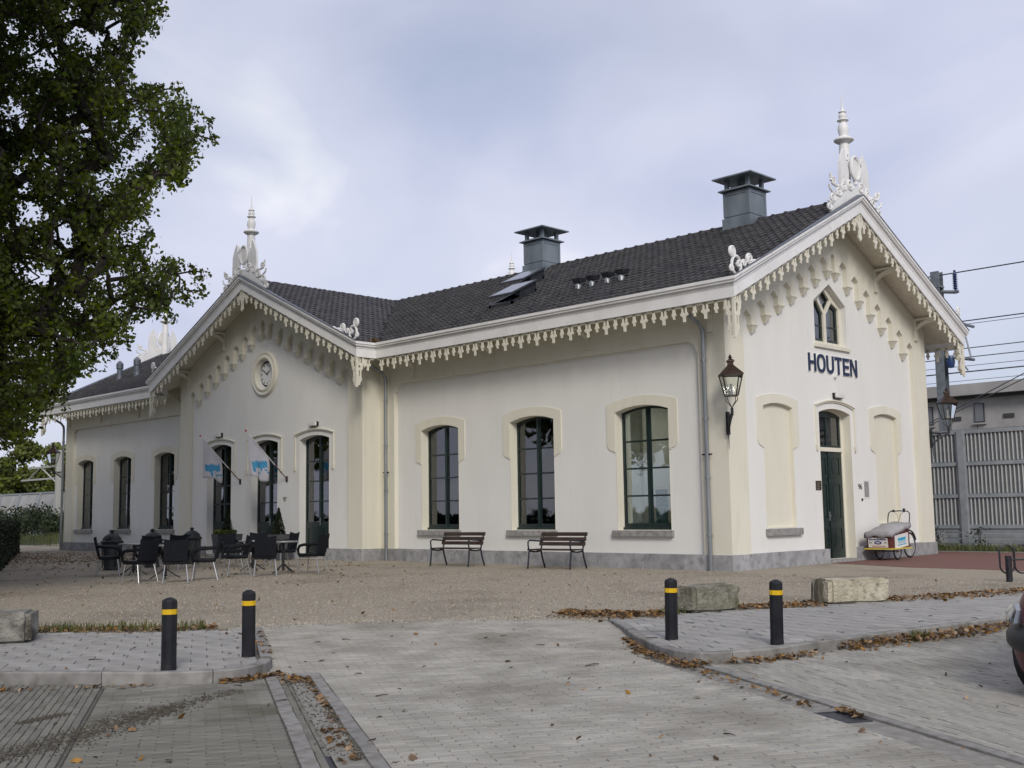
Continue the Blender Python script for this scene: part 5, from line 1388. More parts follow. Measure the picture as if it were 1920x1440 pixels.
CH = [((-11.61, -8.47), (.46, .89), 'black terrace chair at the far left of the terrace, facing right'),
      ((-8.31, -9.35), (-.86, -.20), 'black terrace chair nearest the left stone block with a grey lit back'),
      ((-7.55, -8.95), (-.88, .46), 'black chair with its back to the viewer at the left tables'),
      ((-7.85, -8.10), (-.55, -.83), 'black chair at the right end of the left tables, facing left'),
      ((-11.86, -7.36), (.75, -.65), 'black chair behind the left tables, turned to the viewer'),
      ((-12.60, -6.30), (.60, -.80), 'grey lit chair between the second and third iron bins'),
      ((-12.45, -4.75), (.85, -.20), 'black chair in front of the first planter, facing the viewer'),
      ((-8.85, -6.75), (-.30, -.95), 'black chair at the left side of the right tables with open arms'),
      ((-7.89, -6.60), (-.85, .50), 'black chair with its back to the viewer at the right tables'),
      ((-8.00, -5.25), (-.80, -.45), 'black chair standing alone at the right end of the terrace'),
      ((-12.20, -4.10), (.75, -.62), 'grey lit chair behind the right tables between the two planters'),
      ((-11.00, -4.05), (-.1, -1.0), 'black chair behind the right tables beside the second planter')]
p0 = chair_proto()
for i, ((x, y), d, lab) in enumerate(CH):
    c = p0 if i == 0 else copy_tree(p0)
    c.location = (x, y, 0); c.rotation_euler.z = math.atan2(d[1], d[0]); c['label'] = lab
t0 = table_proto()
for i, (x, y, lab) in enumerate(((-11.3, -8.0, 'round metal table at the far left of the terrace'), (-9.2, -8.3, 'round metal table in the middle of the left chairs'), (-10.4, -5.35, 'round metal table before the first planter'), (-8.75, -5.55, 'round metal table at the right end of the terrace'))):
    c = t0 if i == 0 else copy_tree(t0)
    c.location = (x, y, 0); c.rotation_euler.z = i*.3; c['label'] = lab
# --- cast-iron bins ------------------------------------------------------------------
def bin_proto():
    t = thing('litter_bin', 'x', 'bin', (0, 0, 0), 0, 'ornate iron bins by the terrace')
    MB().lathe([(.20, 0), (.21, .03), (.19, .06), (.20, .10), (.225, .55), (.235, .68)], n=18).build('body', BINB, t, smooth=SM)
    MB().lathe([(.24, .66), (.285, .69), (.29, .73), (.25, .75), (.235, .80), (.22, .83), (.16, .89), (.10, .925), (.05, .94), (.04, .96), (.062, .985), (.05, 1.01), (.015, 1.03)], n=18).build('lid', BINM, t, smooth=SM)
    for i in range(6):
        a = i*math.pi/3; MB().tube([(.225*math.cos(a), .225*math.sin(a), .05), (.245*math.cos(a), .245*math.sin(a), .66)], .014, 5).build('rib', BINM, t)
    return t
b0 = bin_proto()
for i, (x, y, lab) in enumerate(((-14.38, -7.09, 'ornate iron litter bin farthest left behind the chairs'), (-14.75, -5.77, 'ornate iron litter bin in the middle of the three'), (-15.83, -4.0, 'ornate iron litter bin nearest the planters'))):
    c = b0 if i == 0 else copy_tree(b0)
    c.location = (x, y, 0); c['label'] = lab
# --- planters with clipped shrubs -------------------------------------------------------
def planter(x, y, lab, labs, low):
    t = thing('planter', lab, 'planter', (x, y, 0))
    m = MB(); 
    for a, z in ((.27, 0), (.35, .74)): pass
    m.add([(-.27, -.27, 0), (.27, -.27, 0), (.27, .27, 0), (-.27, .27, 0), (-.36, -.36, .76), (.36, -.36, .76), (.36, .36, .76), (-.36, .36, .76), (-.31, -.31, .76), (.31, -.31, .76), (.31, .31, .76), (-.31, .31, .76), (-.31, -.31, .68), (.31, -.31, .68), (.31, .31, .68), (-.31, .31, .68)],
          [(0, 3, 2, 1), (0, 1, 5, 4), (1, 2, 6, 5), (2, 3, 7, 6), (3, 0, 4, 7), (4, 5, 9, 8), (5, 6, 10, 9), (6, 7, 11, 10), (7, 4, 8, 11), (8, 9, 13, 12), (9, 10, 14, 13), (10, 11, 15, 14), (11, 8, 12, 15), (12, 13, 14, 15)])
    m.build('pot', PLANTER, t)
    sh = thing('conifer', labs, 'shrub', (x, y, .68))
    MB().tube([(0, 0, 0), (0, 0, .8)], [.03, .01], 6).build('stem', BARK, sh)
    pts = []
    for _ in range(2600):
        h = random.random()**1.4; r = (.23*(1-h)+.015)*math.sqrt(random.random()); a = random.random()*6.283; pts.append((r*math.cos(a), r*math.sin(a), .05+h*.82))
    leaf_cloud('foliage', HEDGELEAF, np.array(pts), np.full(len(pts), .045), sh)
    if low:
        pts = []
        for _ in range(1500):
            a = random.random()*6.283; r = .36*math.sqrt(random.random()); pts.append((x+r*math.cos(a)*1.05-.12, y+r*math.sin(a), .76+.18*random.random()*(1-r)))
        o = leaf_cloud('trailing_plant', mat('trailing_leaf', (0.05, 0.075, 0.015), (0.12, 0.15, 0.03), 0.7, 6, rand=.3), np.array(pts), np.full(len(pts), .06))
        tag(o, 'yellow green trailing plant spilling over the first planter', 'plant')
planter(-18.2, -1.45, 'grey tapered planter in front of the first glazed door', 'dark cone shaped conifer in the first planter', True)
planter(-15.4, -1.35, 'grey tapered planter in front of the middle glazed door', 'dark cone shaped conifer in the second planter', False)

# --- flags ----------------------------------------------------------------------------------
def flag(x, zb, lab, seed):
    yb = -P+RD; base = Vector((x, yb, zb)); tip = Vector((x, yb-1.5, zb+1.47))
    t = thing('flag', lab, 'flag', base, 0, 'white advertising flags by the doors')
    L_ = lambda p: Vector(p)-base
    MB().tube([L_(base), L_(base.lerp(tip, .30))], .018, 8).build('pole_foot', WOODP, t)
    MB().tube([L_(base.lerp(tip, .30)), L_(tip)], .015, 8).build('pole', POLEW, t)
    MB().lathe([(.0, -.03), (.03, -.02), (.034, .02), (.0, .045)], o=L_(tip), n=8).build('tip', REDTIP, t)
    MB().box(-.05, .05, -.02, 0.0, -.09, .09).build('bracket', IRON, t)
    r = random.Random(seed); nu, nv = 10, 16; vs = []; fs = []; mi = []
    for i in range(nu+1):
        h = i/nu; p = tip.lerp(base, .05+.50*h)
        for j in range(nv+1):
            v = j/nv; bot = zb+.02+.10*math.sin(h*3+seed); z = p.z+(bot-p.z)*v
            fold = .07*math.sin(h*9+seed*2+v*1.5)*v+.03*math.sin(v*5+h*4+seed)
            squeeze = -.20*v*(1-h)*.6
            q = Vector((p.x+fold+.05*v, p.y-squeeze*.5+.05*math.sin(h*6)*v, z)); vs.append(L_(q))
    for i in range(nu):
        for j in range(nv):
            a = i*(nv+1)+j; fs.append((a, a+1, a+nv+2, a+nv+1))
            zc_ = (vs[a].z+vs[a+nv+1].z)/2
            k = 0
            if .36 < zc_ < .58 and 0 < i < nu-1: k = 1
            if .20 < zc_ < .24 or .28 < zc_ < .31: k = 1 if (i*7+j) % 3 else 0
            mi.append(k)
    m = MB(); m.v = [tuple(v) for v in vs]; m.f = fs; m.mi = mi
    cl = m.build('cloth', [FLAGW, FLAGC], t, smooth=True, fix=False)
    sd = cl.modifiers.new('thickness', 'SOLIDIFY'); sd.thickness = .003
flag(-18.95, 2.46, 'white and cyan flag on a pole between the first two doors', 1.0)
flag(-16.20, 2.46, 'white and cyan flag on a pole between the middle and right glazed doors', 2.3)

# --- wall lanterns ------------------------------------------------------------------------------
def lantern(corner, outd, lab):
    """corner: wall corner point at bracket height; outd: horizontal unit vector away from the building"""
    c = Vector(corner); d = Vector((outd[0], outd[1], 0)).normalized(); ax = c+d*.50
    t = thing('wall_lantern', lab, 'lantern', c, 0, 'old street lanterns on the station corners')
    q = lambda p: Vector(p)-c
    zl = 3.72
    # bracket
    b = MB(); b.bar(q(c+Vector((0, 0, -.30))-d*.0), q(c+Vector((0, 0, .20))-d*.0), .09, .05)
    b.tube([q(c+d*.02+Vector((0, 0, -.25))), q(c+d*.12+Vector((0, 0, -.12))), q(c+d*.32+Vector((0, 0, .02))), q(ax+Vector((0, 0, .10)))], .028, 7)
    b.tube([q(c+d*.02+Vector((0, 0, .12))), q(c+d*.25+Vector((0, 0, .10))), q(ax+Vector((0, 0, .12)))], .024, 7)
    sp = []
    for i in range(16):
        a = i/15*2*math.pi*1.3; r = .085*(1-i/22); sp.append(q(c+d*(.22+r*math.cos(a))+Vector((0, 0, .0+r*math.sin(a)))))
    b.tube(sp, .014, 5)
    b.tube([q(c+d*.03+Vector((0, 0, -.28))), q(c+d*.05+Vector((0, 0, -.62)))], [.014, .004], 6)
    b.tube([q(ax+Vector((0, 0, .08))), q(ax+Vector((0, 0, .24)))], .032, 8)
    b.build('bracket', IRON, t, smooth=SM)
    zb = zl-c.z; o = q(ax); o.z = 0
    fr = MB()
    for i in range(4):
        a = math.pi/4+i*math.pi/2+math.atan2(d.y, d.x); e = Vector((math.cos(a), math.sin(a), 0)); a2 = a+math.pi/2; e2 = Vector((math.cos(a2), math.sin(a2), 0))
        lo, hi = o+e*.17+Vector((0, 0, zb)), o+e*.30+Vector((0, 0, zb+.44)); lo2, hi2 = o+e2*.17+Vector((0, 0, zb)), o+e2*.30+Vector((0, 0, zb+.44))
        fr.bar(lo, hi, .018, .018); fr.bar(lo, lo2, .02, .02); fr.bar(hi, hi2, .025, .025)
        fr.tube([o+e*.14+Vector((0, 0, zb)), o+e*.15+Vector((0, 0, zb-.10)), o+e*.05+Vector((0, 0, zb-.20)), o+Vector((0, 0, zb-.26))], .009, 5)
        g = MB(); g.add([lo, lo2, hi2, hi], [(0, 1, 2, 3)]); g.build('pane', LGLASS, t, fix=False)
    fr.build('frame', COPPER, t)
    rf = MB(); rot = math.pi/4+math.atan2(d.y, d.x)
    def sq(r, z): return [o+Vector((r*math.cos(rot+i*math.pi/2), r*math.sin(rot+i*math.pi/2), z)) for i in range(4)]
    rings = [sq(.33, zb+.44), sq(.33, zb+.46), sq(.13, zb+.62), sq(.08, zb+.66), sq(.08, zb+.72), sq(.115, zb+.73), sq(.10, zb+.76), sq(.03, zb+.80)]
    rf.add([v for rr in rings for v in rr], [(i*4+j, i*4+(j+1) % 4, i*4+4+(j+1) % 4, i*4+4+j) for i in range(len(rings)-1) for j in range(4)] + [(3, 2, 1, 0), tuple(4*(len(rings)-1)+j for j in range(4))])
    rf.lathe([(.02, 0), (.045, .02), (.03, .05), (.008, .09)], o=o+Vector((0, 0, zb+.80)), n=8)
    rf.build('hood', COPPER, t)
    MB().lathe([(.045, 0), (.045, .09), (.02, .11), (.03, .15), (.03, .24), (.01, .26)], o=o+Vector((0, 0, zb)), n=8).build('burner', POLEW, t, smooth=SM)
lantern((0.03, -0.03, 3.22), (1, -1), 'copper roofed lantern on the front corner left of the name letters')
lantern((0.03, W+.03, 3.22), (1, 1), 'copper roofed lantern on the far right corner of the gable end')
lantern((-LT-.03, -0.03, 3.22), (-1, -1), 'dark lantern on the far left corner of the station')

# --- cargo tricycle --------------------------------------------------------------------------------
T = thing('cargo_tricycle', 'maroon box cargo tricycle with grey cover against the gable wall', 'tricycle', (.5, 6.1, 0))
Lc = lambda x, y, z: (x-.5, y-6.1, z)
bx = MB(); x0, x1, y0, y1 = .18, .80, 5.60, 6.62
bx.add([Lc(x0, y0, .30), Lc(x1, y0, .30), Lc(x1, y1, .30), Lc(x0, y1, .30), Lc(x0, y0-.04, .64), Lc(x1, y0-.04, .64), Lc(x1, y1, .86), Lc(x0, y1, .86)],
       [(0, 3, 2, 1), (4, 5, 6, 7), (0, 1, 5, 4), (1, 2, 6, 5), (2, 3, 7, 6), (3, 0, 4, 7)]); bx.build('box', MAROONW, T, bevel=.01)
MB().box(-.36, .36, -.60, .54, .265, .297).build('floor_plate', YELW, T)
cv = MB(); vs = []; fs = []; nx, ny = 8, 12
for j in range(ny+1):
    for i in range(nx+1):
        u_, v_ = i/nx, j/ny; yy = y0-.07+(y1-y0+.10)*v_; sag = math.sin(math.pi*u_)
        zz = .66+.235*v_+.10*sag*(.35+.65*math.sin(math.pi*min(1, v_*1.1)))+.012*math.sin(v_*17+u_*9)
        xx = x0-.035+(x1-x0+.07)*u_
        vs.append(Lc(xx, yy, zz))
n0 = len(vs)
for j in range(ny+1):
    for i in (0, nx): x_, y_, z_ = vs[j*(nx+1)+i]; vs.append((x_+(.012 if i else -.012), y_, z_-.10-.018*math.sin(j*1.9)))
for i in range(nx+1): x_, y_, z_ = vs[i]; vs.append((x_, y_-.015, z_-.115-.03*math.sin(i*1.4)))
q = lambda j, i: j*(nx+1)+i
for j in range(ny):
    for i in range(nx): fs.append((q(j, i), q(j, i+1), q(j+1, i+1), q(j+1, i)))
    fs.append((q(j, 0), q(j+1, 0), n0+2*(j+1), n0+2*j)); fs.append((q(j, nx), n0+2*j+1, n0+2*j+3, q(j+1, nx)))
n1 = n0+2*(ny+1)
for i in range(nx): fs.append((q(0, i), n1+i, n1+i+1, q(0, i+1)))
o = cv.add(vs, fs).build('cover', TARP, T, smooth=True); o.modifiers.new('t', 'SOLIDIFY').thickness = .006
def sign_on(fm, u0, u1, z0, z1, name):
    return MB().prism([rect(u0, u1, z0, z1)], fm, .0, .012).build(name, SIGNW, T)
ff = lambda u, z, d: Lc(x0+u, y0-.045+.118*(.64-z)*.0-d+(.64-z)*.118, z)
s1 = sign_on(ff, .05, .56, .315, .55, 'front_sign')
for i in range(11): MB().prism([rect(.075+.043*i, .075+.043*i+.03, .49, .52+.012*(i % 2))], ff, .012, .015).build('sign_mark', NAVY, s1)
el_ = [(.305+.10*math.cos(2*math.pi*i/20), .43+.042*math.sin(2*math.pi*i/20)) for i in range(20)]
MB().prism([el_], ff, .012, .015).build('oval_emblem', NAVY, s1)
MB().prism([[(.305+(u-.305)*.62, .43+(z-.43)*.3) for u, z in el_]], ff, .015, .017).build('emblem_script', SIGNW, s1)
MB().prism([rect(.08, .14, .42, .44)], ff, .012, .015).build('sign_mark', BLACK, s1); MB().prism([rect(.47, .53, .42, .44)], ff, .012, .015).build('sign_mark', BLACK, s1)
MB().prism([rect(.13, .50, .338, .356)], ff, .012, .015).build('web_line', SIGNR, s1)
fs_ = lambda u, z, d: Lc(x1+d, y0+u, z+.10*(u-.2)*.9)
s2 = sign_on(fs_, .22, .92, .27, .60, 'side_sign')
for i, (a, b, c, d2) in enumerate(((.36, .78, .455, .515), (.40, .76, .385, .45), (.34, .80, .335, .355))): MB().prism([rect(a, b, c, d2)], fs_, .012, .0145+.001*i).build('cyan_print', CYAN, s2)
for i in range(6): MB().prism([rect(.42+.055*i, .45+.055*i, .395, .44)], fs_, .0165, .018).build('print_stroke', SIGNW, s2)
def wheel(cx, cy, r, par):
    w = MB().tube([Lc(cx, cy+(r-.018)*math.cos(2*math.pi*i/28), r+(r-.018)*math.sin(2*math.pi*i/28)) for i in range(28)], .018, 7, closed=True).build('wheel', TYRE, par, smooth=SM)
    MB().tube([Lc(cx, cy+(r-.045)*math.cos(2*math.pi*i/28), r+(r-.045)*math.sin(2*math.pi*i/28)) for i in range(28)], .011, 5, closed=True).build('rim', ALU, w, smooth=SM)
    sp = MB()
    for i in range(14):
        a = 2*math.pi*i/14; sp.tube([Lc(cx, cy, r), Lc(cx, cy+(r-.045)*math.cos(a), r+(r-.045)*math.sin(a))], .0025, 3)
    stuff(sp.build('spokes', ALU, w)); MB().tube([Lc(cx-.04, cy, r), Lc(cx+.04, cy, r)], .022, 7).build('hub', ALU, w)
wheel(.73, 6.08, .21, T); wheel(.25, 6.08, .21, T); wheel(.50, 7.22, .33, T)
fr_ = MB(); fr_.tube([Lc(.50, 6.5, .28), Lc(.50, 6.75, .34), Lc(.50, 6.90, .62), Lc(.50, 6.95, .80)], .022, 7); fr_.tube([Lc(.50, 6.80, .36), Lc(.46, 7.22, .33)], .014, 6); fr_.tube([Lc(.50, 6.93, .7), Lc(.46, 7.22, .33)], .012, 6); fr_.tube([Lc(.25, 6.08, .21), Lc(.73, 6.08, .21)], .015, 6)
fr_.build('frame', IRON, T, smooth=SM)
MB().box(-.06, .06, .80, 1.08, .85, .89).build('saddle', IRON, T, bevel=.015)
hb = MB(); hb.tube([Lc(.22, 6.66, .82), Lc(.21, 6.70, 1.02), Lc(.22, 6.73, 1.14), Lc(.27, 6.74, 1.19), Lc(.50, 6.75, 1.20), Lc(.73, 6.74, 1.19), Lc(.78, 6.73, 1.14), Lc(.79, 6.70, 1.02), Lc(.78, 6.66, .82)], .014, 8); hb.build('push_bar', BENCHI, T, smooth=SM)
hb = MB(); hb.tube([Lc(.35, 6.75, 1.17), Lc(.34, 6.75, 1.23)], .028, 7); hb.tube([Lc(.62, 6.75, 1.17), Lc(.63, 6.75, 1.26)], .032, 7); hb.build('brake_clamp', BENCHI, T)
hb = MB(); hb.tube([Lc(.36, 6.75, 1.18), Lc(.46, 6.72, 1.10), Lc(.50, 6.68, .92)], .005, 4); hb.tube([Lc(.62, 6.75, 1.18), Lc(.54, 6.72, 1.10), Lc(.50, 6.68, .92)], .005, 4); hb.build('cable', BLACK, T)
MB().tube([Lc(.50, 7.22+.37*math.cos(a), .33+.37*math.sin(a)) for a in [math.pi*.1+i*.17 for i in range(14)]], .022, 6).build('mudguard', IRON, T)

# --- bicycle rack ---------------------------------------------------------------------------------
R_ = thing('bicycle_rack', 'black bicycle rack with rounded hoops at the right edge', 'bicycle rack', (5.99, -.43, 0))
dr = Vector((NX, NY, 0))
MB().tube([(0, 0, -.1), (0, 0, .44)], .055, 12).build('post', IRON, R_, smooth=SM)
def stadium(off):
    pts = []; r = .125
    for i in range(9): a = math.pi*i/8; pts.append((off+r*math.cos(a), .50+r*math.sin(a)))
    for i in range(9): a = math.pi+math.pi*i/8; pts.append((off+r*math.cos(a), .26+r*math.sin(a)))
    return pts
rdir = Vector((c_r.x, c_r.y, 0)).normalized()
for k in range(5):
    MB().tube([Vector((rdir.x*u_, rdir.y*u_, z_))+Vector((-rdir.y, rdir.x, 0))*.06 for u_, z_ in stadium(.0+.26*k)], .016, 7, closed=True).build('hoop', IRON, R_, smooth=SM)
MB().tube([rdir*(-.02)+Vector((0, 0, .37))+Vector((-rdir.y, rdir.x, 0))*.06, rdir*1.3+Vector((0, 0, .37))+Vector((-rdir.y, rdir.x, 0))*.06], .018, 7).build('rail', IRON, R_, smooth=SM)
MB().tube([rdir*1.1+Vector((0, 0, -.1)), rdir*1.1+Vector((0, 0, .44))], .055, 12).build('post', IRON, R_, smooth=SM)

# --- parked car, only its nose in the picture ---------------------------------------------------------
def car():
    # local frame: x forward (nose at x=0, body to -x), y left, z up from the road
    t = thing('parked_car', 'dark red hatchback with black bumper at the right edge', 'car', (0, 0, 0))
    prof_top = [(-.02, .50), (-.10, .66), (-.30, .76), (-.65, .86), (-1.05, .93), (-1.30, 1.08), (-1.70, 1.36), (-2.0, 1.43), (-2.7, 1.42), (-3.3, 1.30), (-3.62, 1.0), (-3.78, .70), (-3.82, .45)]
    def half_w(x, z):
        w = .80
        if x > -.75: w = .80-.40*((x+.75)/.75)**2.2
        if x < -3.3: w = .80-.14*((-x-3.3)/.5)**2
        if z > .95: w -= (z-.95)*.42
        return w
    import bmesh
    xs = [0, -.04, -.10, -.18, -.3, -.5, -.75, -1.05, -1.3, -1.5, -1.7, -2.0, -2.4, -2.8, -3.1, -3.35, -3.55, -3.7, -3.82]
    def top(x):
        for (a, za), (b, zb) in zip(prof_top, prof_top[1:]):
            if b <= x <= a: return za+(zb-za)*(a-x)/(a-b)
        return .5
    vs = []; fs = []; nz = 9
    for x in xs:
        zt = max(top(min(x, -.02)), .52)
        ring = []
        for k in range(nz+1):
            f = k/nz; z = .30+(zt-.30)*f
            w = half_w(x, z)*(1-.10*max(0, f-.75)/.25*(1 if z < 1.0 else .6))
            if f < .15: w -= .03*(1-f/.15)
            ring.append((x, w, z))
        full = ring + [(x, ring[-1][1]*.55, zt+.025), (x, 0, zt+.035), (x, -ring[-1][1]*.55, zt+.025)] + [(x, -w, z) for x, w, z in ring[::-1]]
        vs += full; n = len(full)
    for i in range(len(xs)-1):
        for j in range(n-1): fs.append((i*n+j, i*n+j+1, (i+1)*n+j+1, (i+1)*n+j))
        fs.append((i*n+n-1, i*n, (i+1)*n, (i+1)*n+n-1))
    fs.append(tuple(range(n))); fs.append(tuple((len(xs)-1)*n+j for j in range(n-1, -1, -1)))
    body = MB().add(vs, fs).build('body', CARRED, t, smooth=SM)
    sub = body.modifiers.new('s', 'SUBSURF'); sub.levels = 1; sub.render_levels = 2
    # bumper: swept round the nose
    def around(off, zlist, x_back=-.85, n=15):
        out = []
        for z, d in zlist:
            row = []
            for i in range(n):
                a = -1+2*i/(n-1)
                yv = a*(.815+d); xx = -(abs(a)**3.2)*.55+.035+d
                row.append((xx, yv, z))
            out.append(row)
        return out
    def skin(rows, name, m):
        n = len(rows[0]); vs = [p for r in rows for p in r]; inner = [(x-.05, y*.95, z) for x, y, z in vs]
        k = len(rows); fs = [(i*n+j, i*n+j+1, (i+1)*n+j+1, (i+1)*n+j) for i in range(k-1) for j in range(n-1)]
        return MB().add(vs, fs).build(name, m, t, smooth=True)
    sk = skin(around(0, [(.52, -.01), (.50, .02), (.44, .05), (.38, .05), (.345, .03)]), 'bumper', CARBLK)
    skin(around(0, [(.352, .015), (.30, .012), (.25, .0), (.19, -.015), (.14, -.04), (.09, -.09)]), 'front_apron', CARRED)
    skin(around(0, [(.565, -.045), (.54, -.02), (.515, .0)]), 'bumper_top', CARBLK)
    for s in (1, -1):
        h = MB(); pts = [(-.10, s*.60, .545), (-.20, s*.70, .545), (-.32, s*.752, .575), (-.40, s*.752, .64), (-.31, s*.70, .675), (-.19, s*.62, .635)]
        h.add(pts + [(x-.06, y*.93, z) for x, y, z in pts], [tuple(range(6)), tuple(range(11, 5, -1))] + [(i, (i+1) % 6, 6+(i+1) % 6, 6+i) for i in range(6)])
        hl = h.build('headlight', CHROME, t)
        lens = MB(); lens.add([(x+.022, y*1.015, z) for x, y, z in pts] + [(sum(p[0] for p in pts)/6+.05, sum(p[1] for p in pts)/6*1.04, .62)], [(i, (i+1) % 6, 6) for i in range(6)]); lens.build('lens', LGLASS, hl, smooth=True)
        MB().box(-1.35, -1.15, s*.84-.06, s*.84+.10*s, .90, 1.02).build('mirror', CARBLK, t, bevel=.03)
        for xw in (-.78, -3.15):
            w = MB().lathe([(.17, -.08), (.27, -.085), (.29, -.06), (.29, .06), (.27, .085), (.17, .08)], n=24).xf(Matrix.Translation((xw-.06, s*.66, .29)) @ Matrix.Rotation(math.pi/2, 4, 'X')).build('wheel', TYRE, t, smooth=SM)
            MB().lathe([(.0, -.05), (.175, -.06), (.175, .06), (.0, .05)], n=18).xf(Matrix.Translation((xw-.06, s*.66, .29)) @ Matrix.Rotation(math.pi/2, 4, 'X')).build('hub_cap', FENCEG, w, smooth=SM)
            MB().prism([circ(xw, .29, .335, 20)], lambda u, z, d, s=s: (u, s*(.79+d), z), -.12, .022).build('wheel_arch', CARBLK, t)
    g = MB().prism([[(-1.32, 1.02), (-1.72, 1.33), (-2.0, 1.37), (-2.7, 1.36), (-3.2, 1.25), (-3.3, 1.02)]], lambda u, z, d: (u, d, z), -.73, .73).build('side_glass', SKYG, t)
    MB().box(.02, .062, -.26, .26, .40, .50).build('number_plate', YELW, t)
    MB().box(-.35, -3.5, -.6, .6, .16, .30).build('underbody', CARBLK, t)
    return t
CAR = car()
nose = (11.03, -11.88)
CAR.location = (nose[0], nose[1], ZL)
CAR.rotation_euler.z = math.atan2(-.99, -.12)

# --- posters and display behind the glass ---------------------------------------------------------------
tag(MB().box(-10.28, -10.02, .45, .455, 1.33, 1.68).build('notice', PAPER), 'white paper notice behind the first facade window', 'notice')
tag(MB().box(-10.25, -9.78, .46, .466, .92, 1.30).build('poster', ORANGE), 'orange poster low behind the first facade window', 'poster')
e_ = thing('exit_sign', 'small green exit sign glowing behind the first facade window', 'sign', (-9.2, 1.6, 2.75))
MB().box(-.2, .2, -.02, .02, -.1, .1).build('panel', EXITG, e_)
MB().box(-.06, .02, -.024, -.021, -.06, .07).build('pictogram', SIGNW, e_)
o = thing('leaflet_stand', 'narrow leaflet stand behind the third facade window', 'stand', (-2.45, .75, .05))
MB().box(-.16, .16, 0, .04, .4, 1.75).build('panel', TEAL, o); MB().box(-.03, .03, .05, .09, 0, 1.7).build('pole', ALU, o); MB().box(-.2, .2, -.1, .2, 0, .03).build('foot', ALU, o)
o = thing('desk', 'pale desk behind the third facade window', 'desk', (-3.3, 1.4, .05))
MB().box(-.75, .6, -.3, .35, .95, 1.0).build('top', SIGNW, o); MB().box(-.75, -.70, -.3, .35, 0, .95).build('side', SIGNW, o); MB().box(.55, .60, -.3, .35, 0, .95).build('side', SIGNW, o); MB().box(-.70, .55, -.28, -.25, .2, .95).build('front_panel', SIGNW, o)
o = thing('display_case', 'low glass display case behind the middle facade window', 'display case', (-6.2, 1.3, .05))
MB().box(-.6, .6, -.3, .3, .85, .90).build('shelf', ALU, o); MB().box(-.6, .6, -.3, .3, 1.15, 1.17).build('top', ALU, o)
for sx in (-.58, .58): MB().box(sx-.02, sx+.02, -.28, -.24, 0, 1.15).build('leg', IRON, o); MB().box(sx-.02, sx+.02, .24, .28, 0, 1.15).build('leg', IRON, o)
# dry leaves caught in the roof valley
pts = np.array([(-L+O-.25+random.gauss(0, .07), -.62+random.gauss(0, .10), ZP+.10+random.random()*.14) for _ in range(70)])
stuff(leaf_cloud('valley_leaves', DEADLEAF, pts, np.full(70, .10)), 'orange dry leaves caught in the roof valley', 'leaves')

# ================================================================== BACKGROUND
# --- noise barrier on the right ---------------------------------------------------
def barrier(lab, x0, x1, y, zt, post_x, slats=True):
    t = thing('noise_barrier', lab, 'barrier', ((x0+x1)/2, y, 0))
    ox = (x0+x1)/2
    for px in post_x: MB().box(px-ox-.11, px-ox+.11, -.14, .10, -.3, zt+.05).build('post', FENCEG, t, bevel=.01)
    tiers = [(.69, 1.55), (1.62, 2.48), (2.56, zt)]
    for z in (.69, 1.585, 2.52, zt): MB().box(x0-ox, x1-ox, -.07, .06, z-.055, z+.055).build('rail', FENCEG, t)
    for z0 in (.0, .17, .34, .51): MB().box(x0-ox, x1-ox, -.03, .05, z0+.01, z0+.165).build('base_board', FENCEG, t, bevel=.015)
    edges = [x0]+list(post_x)+[x1]
    for a, b in zip(edges, edges[1:]):
        for z0, z1 in tiers:
            MB().box(a-ox, b-ox, .02, .035, z0, z1).build('panel', FENCEB, t)
    sm = {}
    for z0, z1 in tiers:
        me = MB().box(-.017, .017, -.035, -.01, z0+.03, z1-.03).mesh('slat', FENCES)
        x = x0+.06
        while x < x1:
            if all(abs(x-p) > .13 for p in post_x): inst('slat', me, t, (x-ox, 0, 0))
            x += .118
    return t
barrier('grey noise barrier of vertical slats right of the station', -5.0, 6.0, 12.3, 3.46, (-3.2, -.16, 2.9, 5.9))
def plain_barrier():
    x0, x1, y = -100, -62, 18.5
    t = thing('noise_barrier', 'pale leaning noise barrier beyond the far left corner', 'barrier', ((x0+x1)/2, y, 0)); ox = (x0+x1)/2
    sl = .9
    def pt(x, z, d=0): return (x-ox, -sl*(1-z/3.5)+d, z)
    for z0, z1, m in ((0, .95, FENCEG), (1.0, 1.75, FENCEB), (1.8, 3.45, CONC)):
        q = MB(); q.add([pt(x0, z0), pt(x1, z0), pt(x1, z1), pt(x0, z1), pt(x0, z0, .08), pt(x1, z0, .08), pt(x1, z1, .08), pt(x0, z1, .08)], [(0, 1, 2, 3), (7, 6, 5, 4), (0, 4, 5, 1), (3, 2, 6, 7), (0, 3, 7, 4), (1, 5, 6, 2)]); q.build('panel', m, t)
    x = x0+1
    while x < x1: MB().bar(pt(x, 0, -.06), pt(x+.0, 3.5, -.06), .16, .16).build('post', FENCEG, t); x += 4.3
    MB().bar(pt(x0, 3.5), pt(x1, 3.5), .16, .12).build('top_rail', FENCEG, t)
    for z in (.98, 1.78, 1.4): MB().bar(pt(x0, z, -.05), pt(x1, z, -.05), .08, .06).build('rail', FENCEG, t)
plain_barrier()

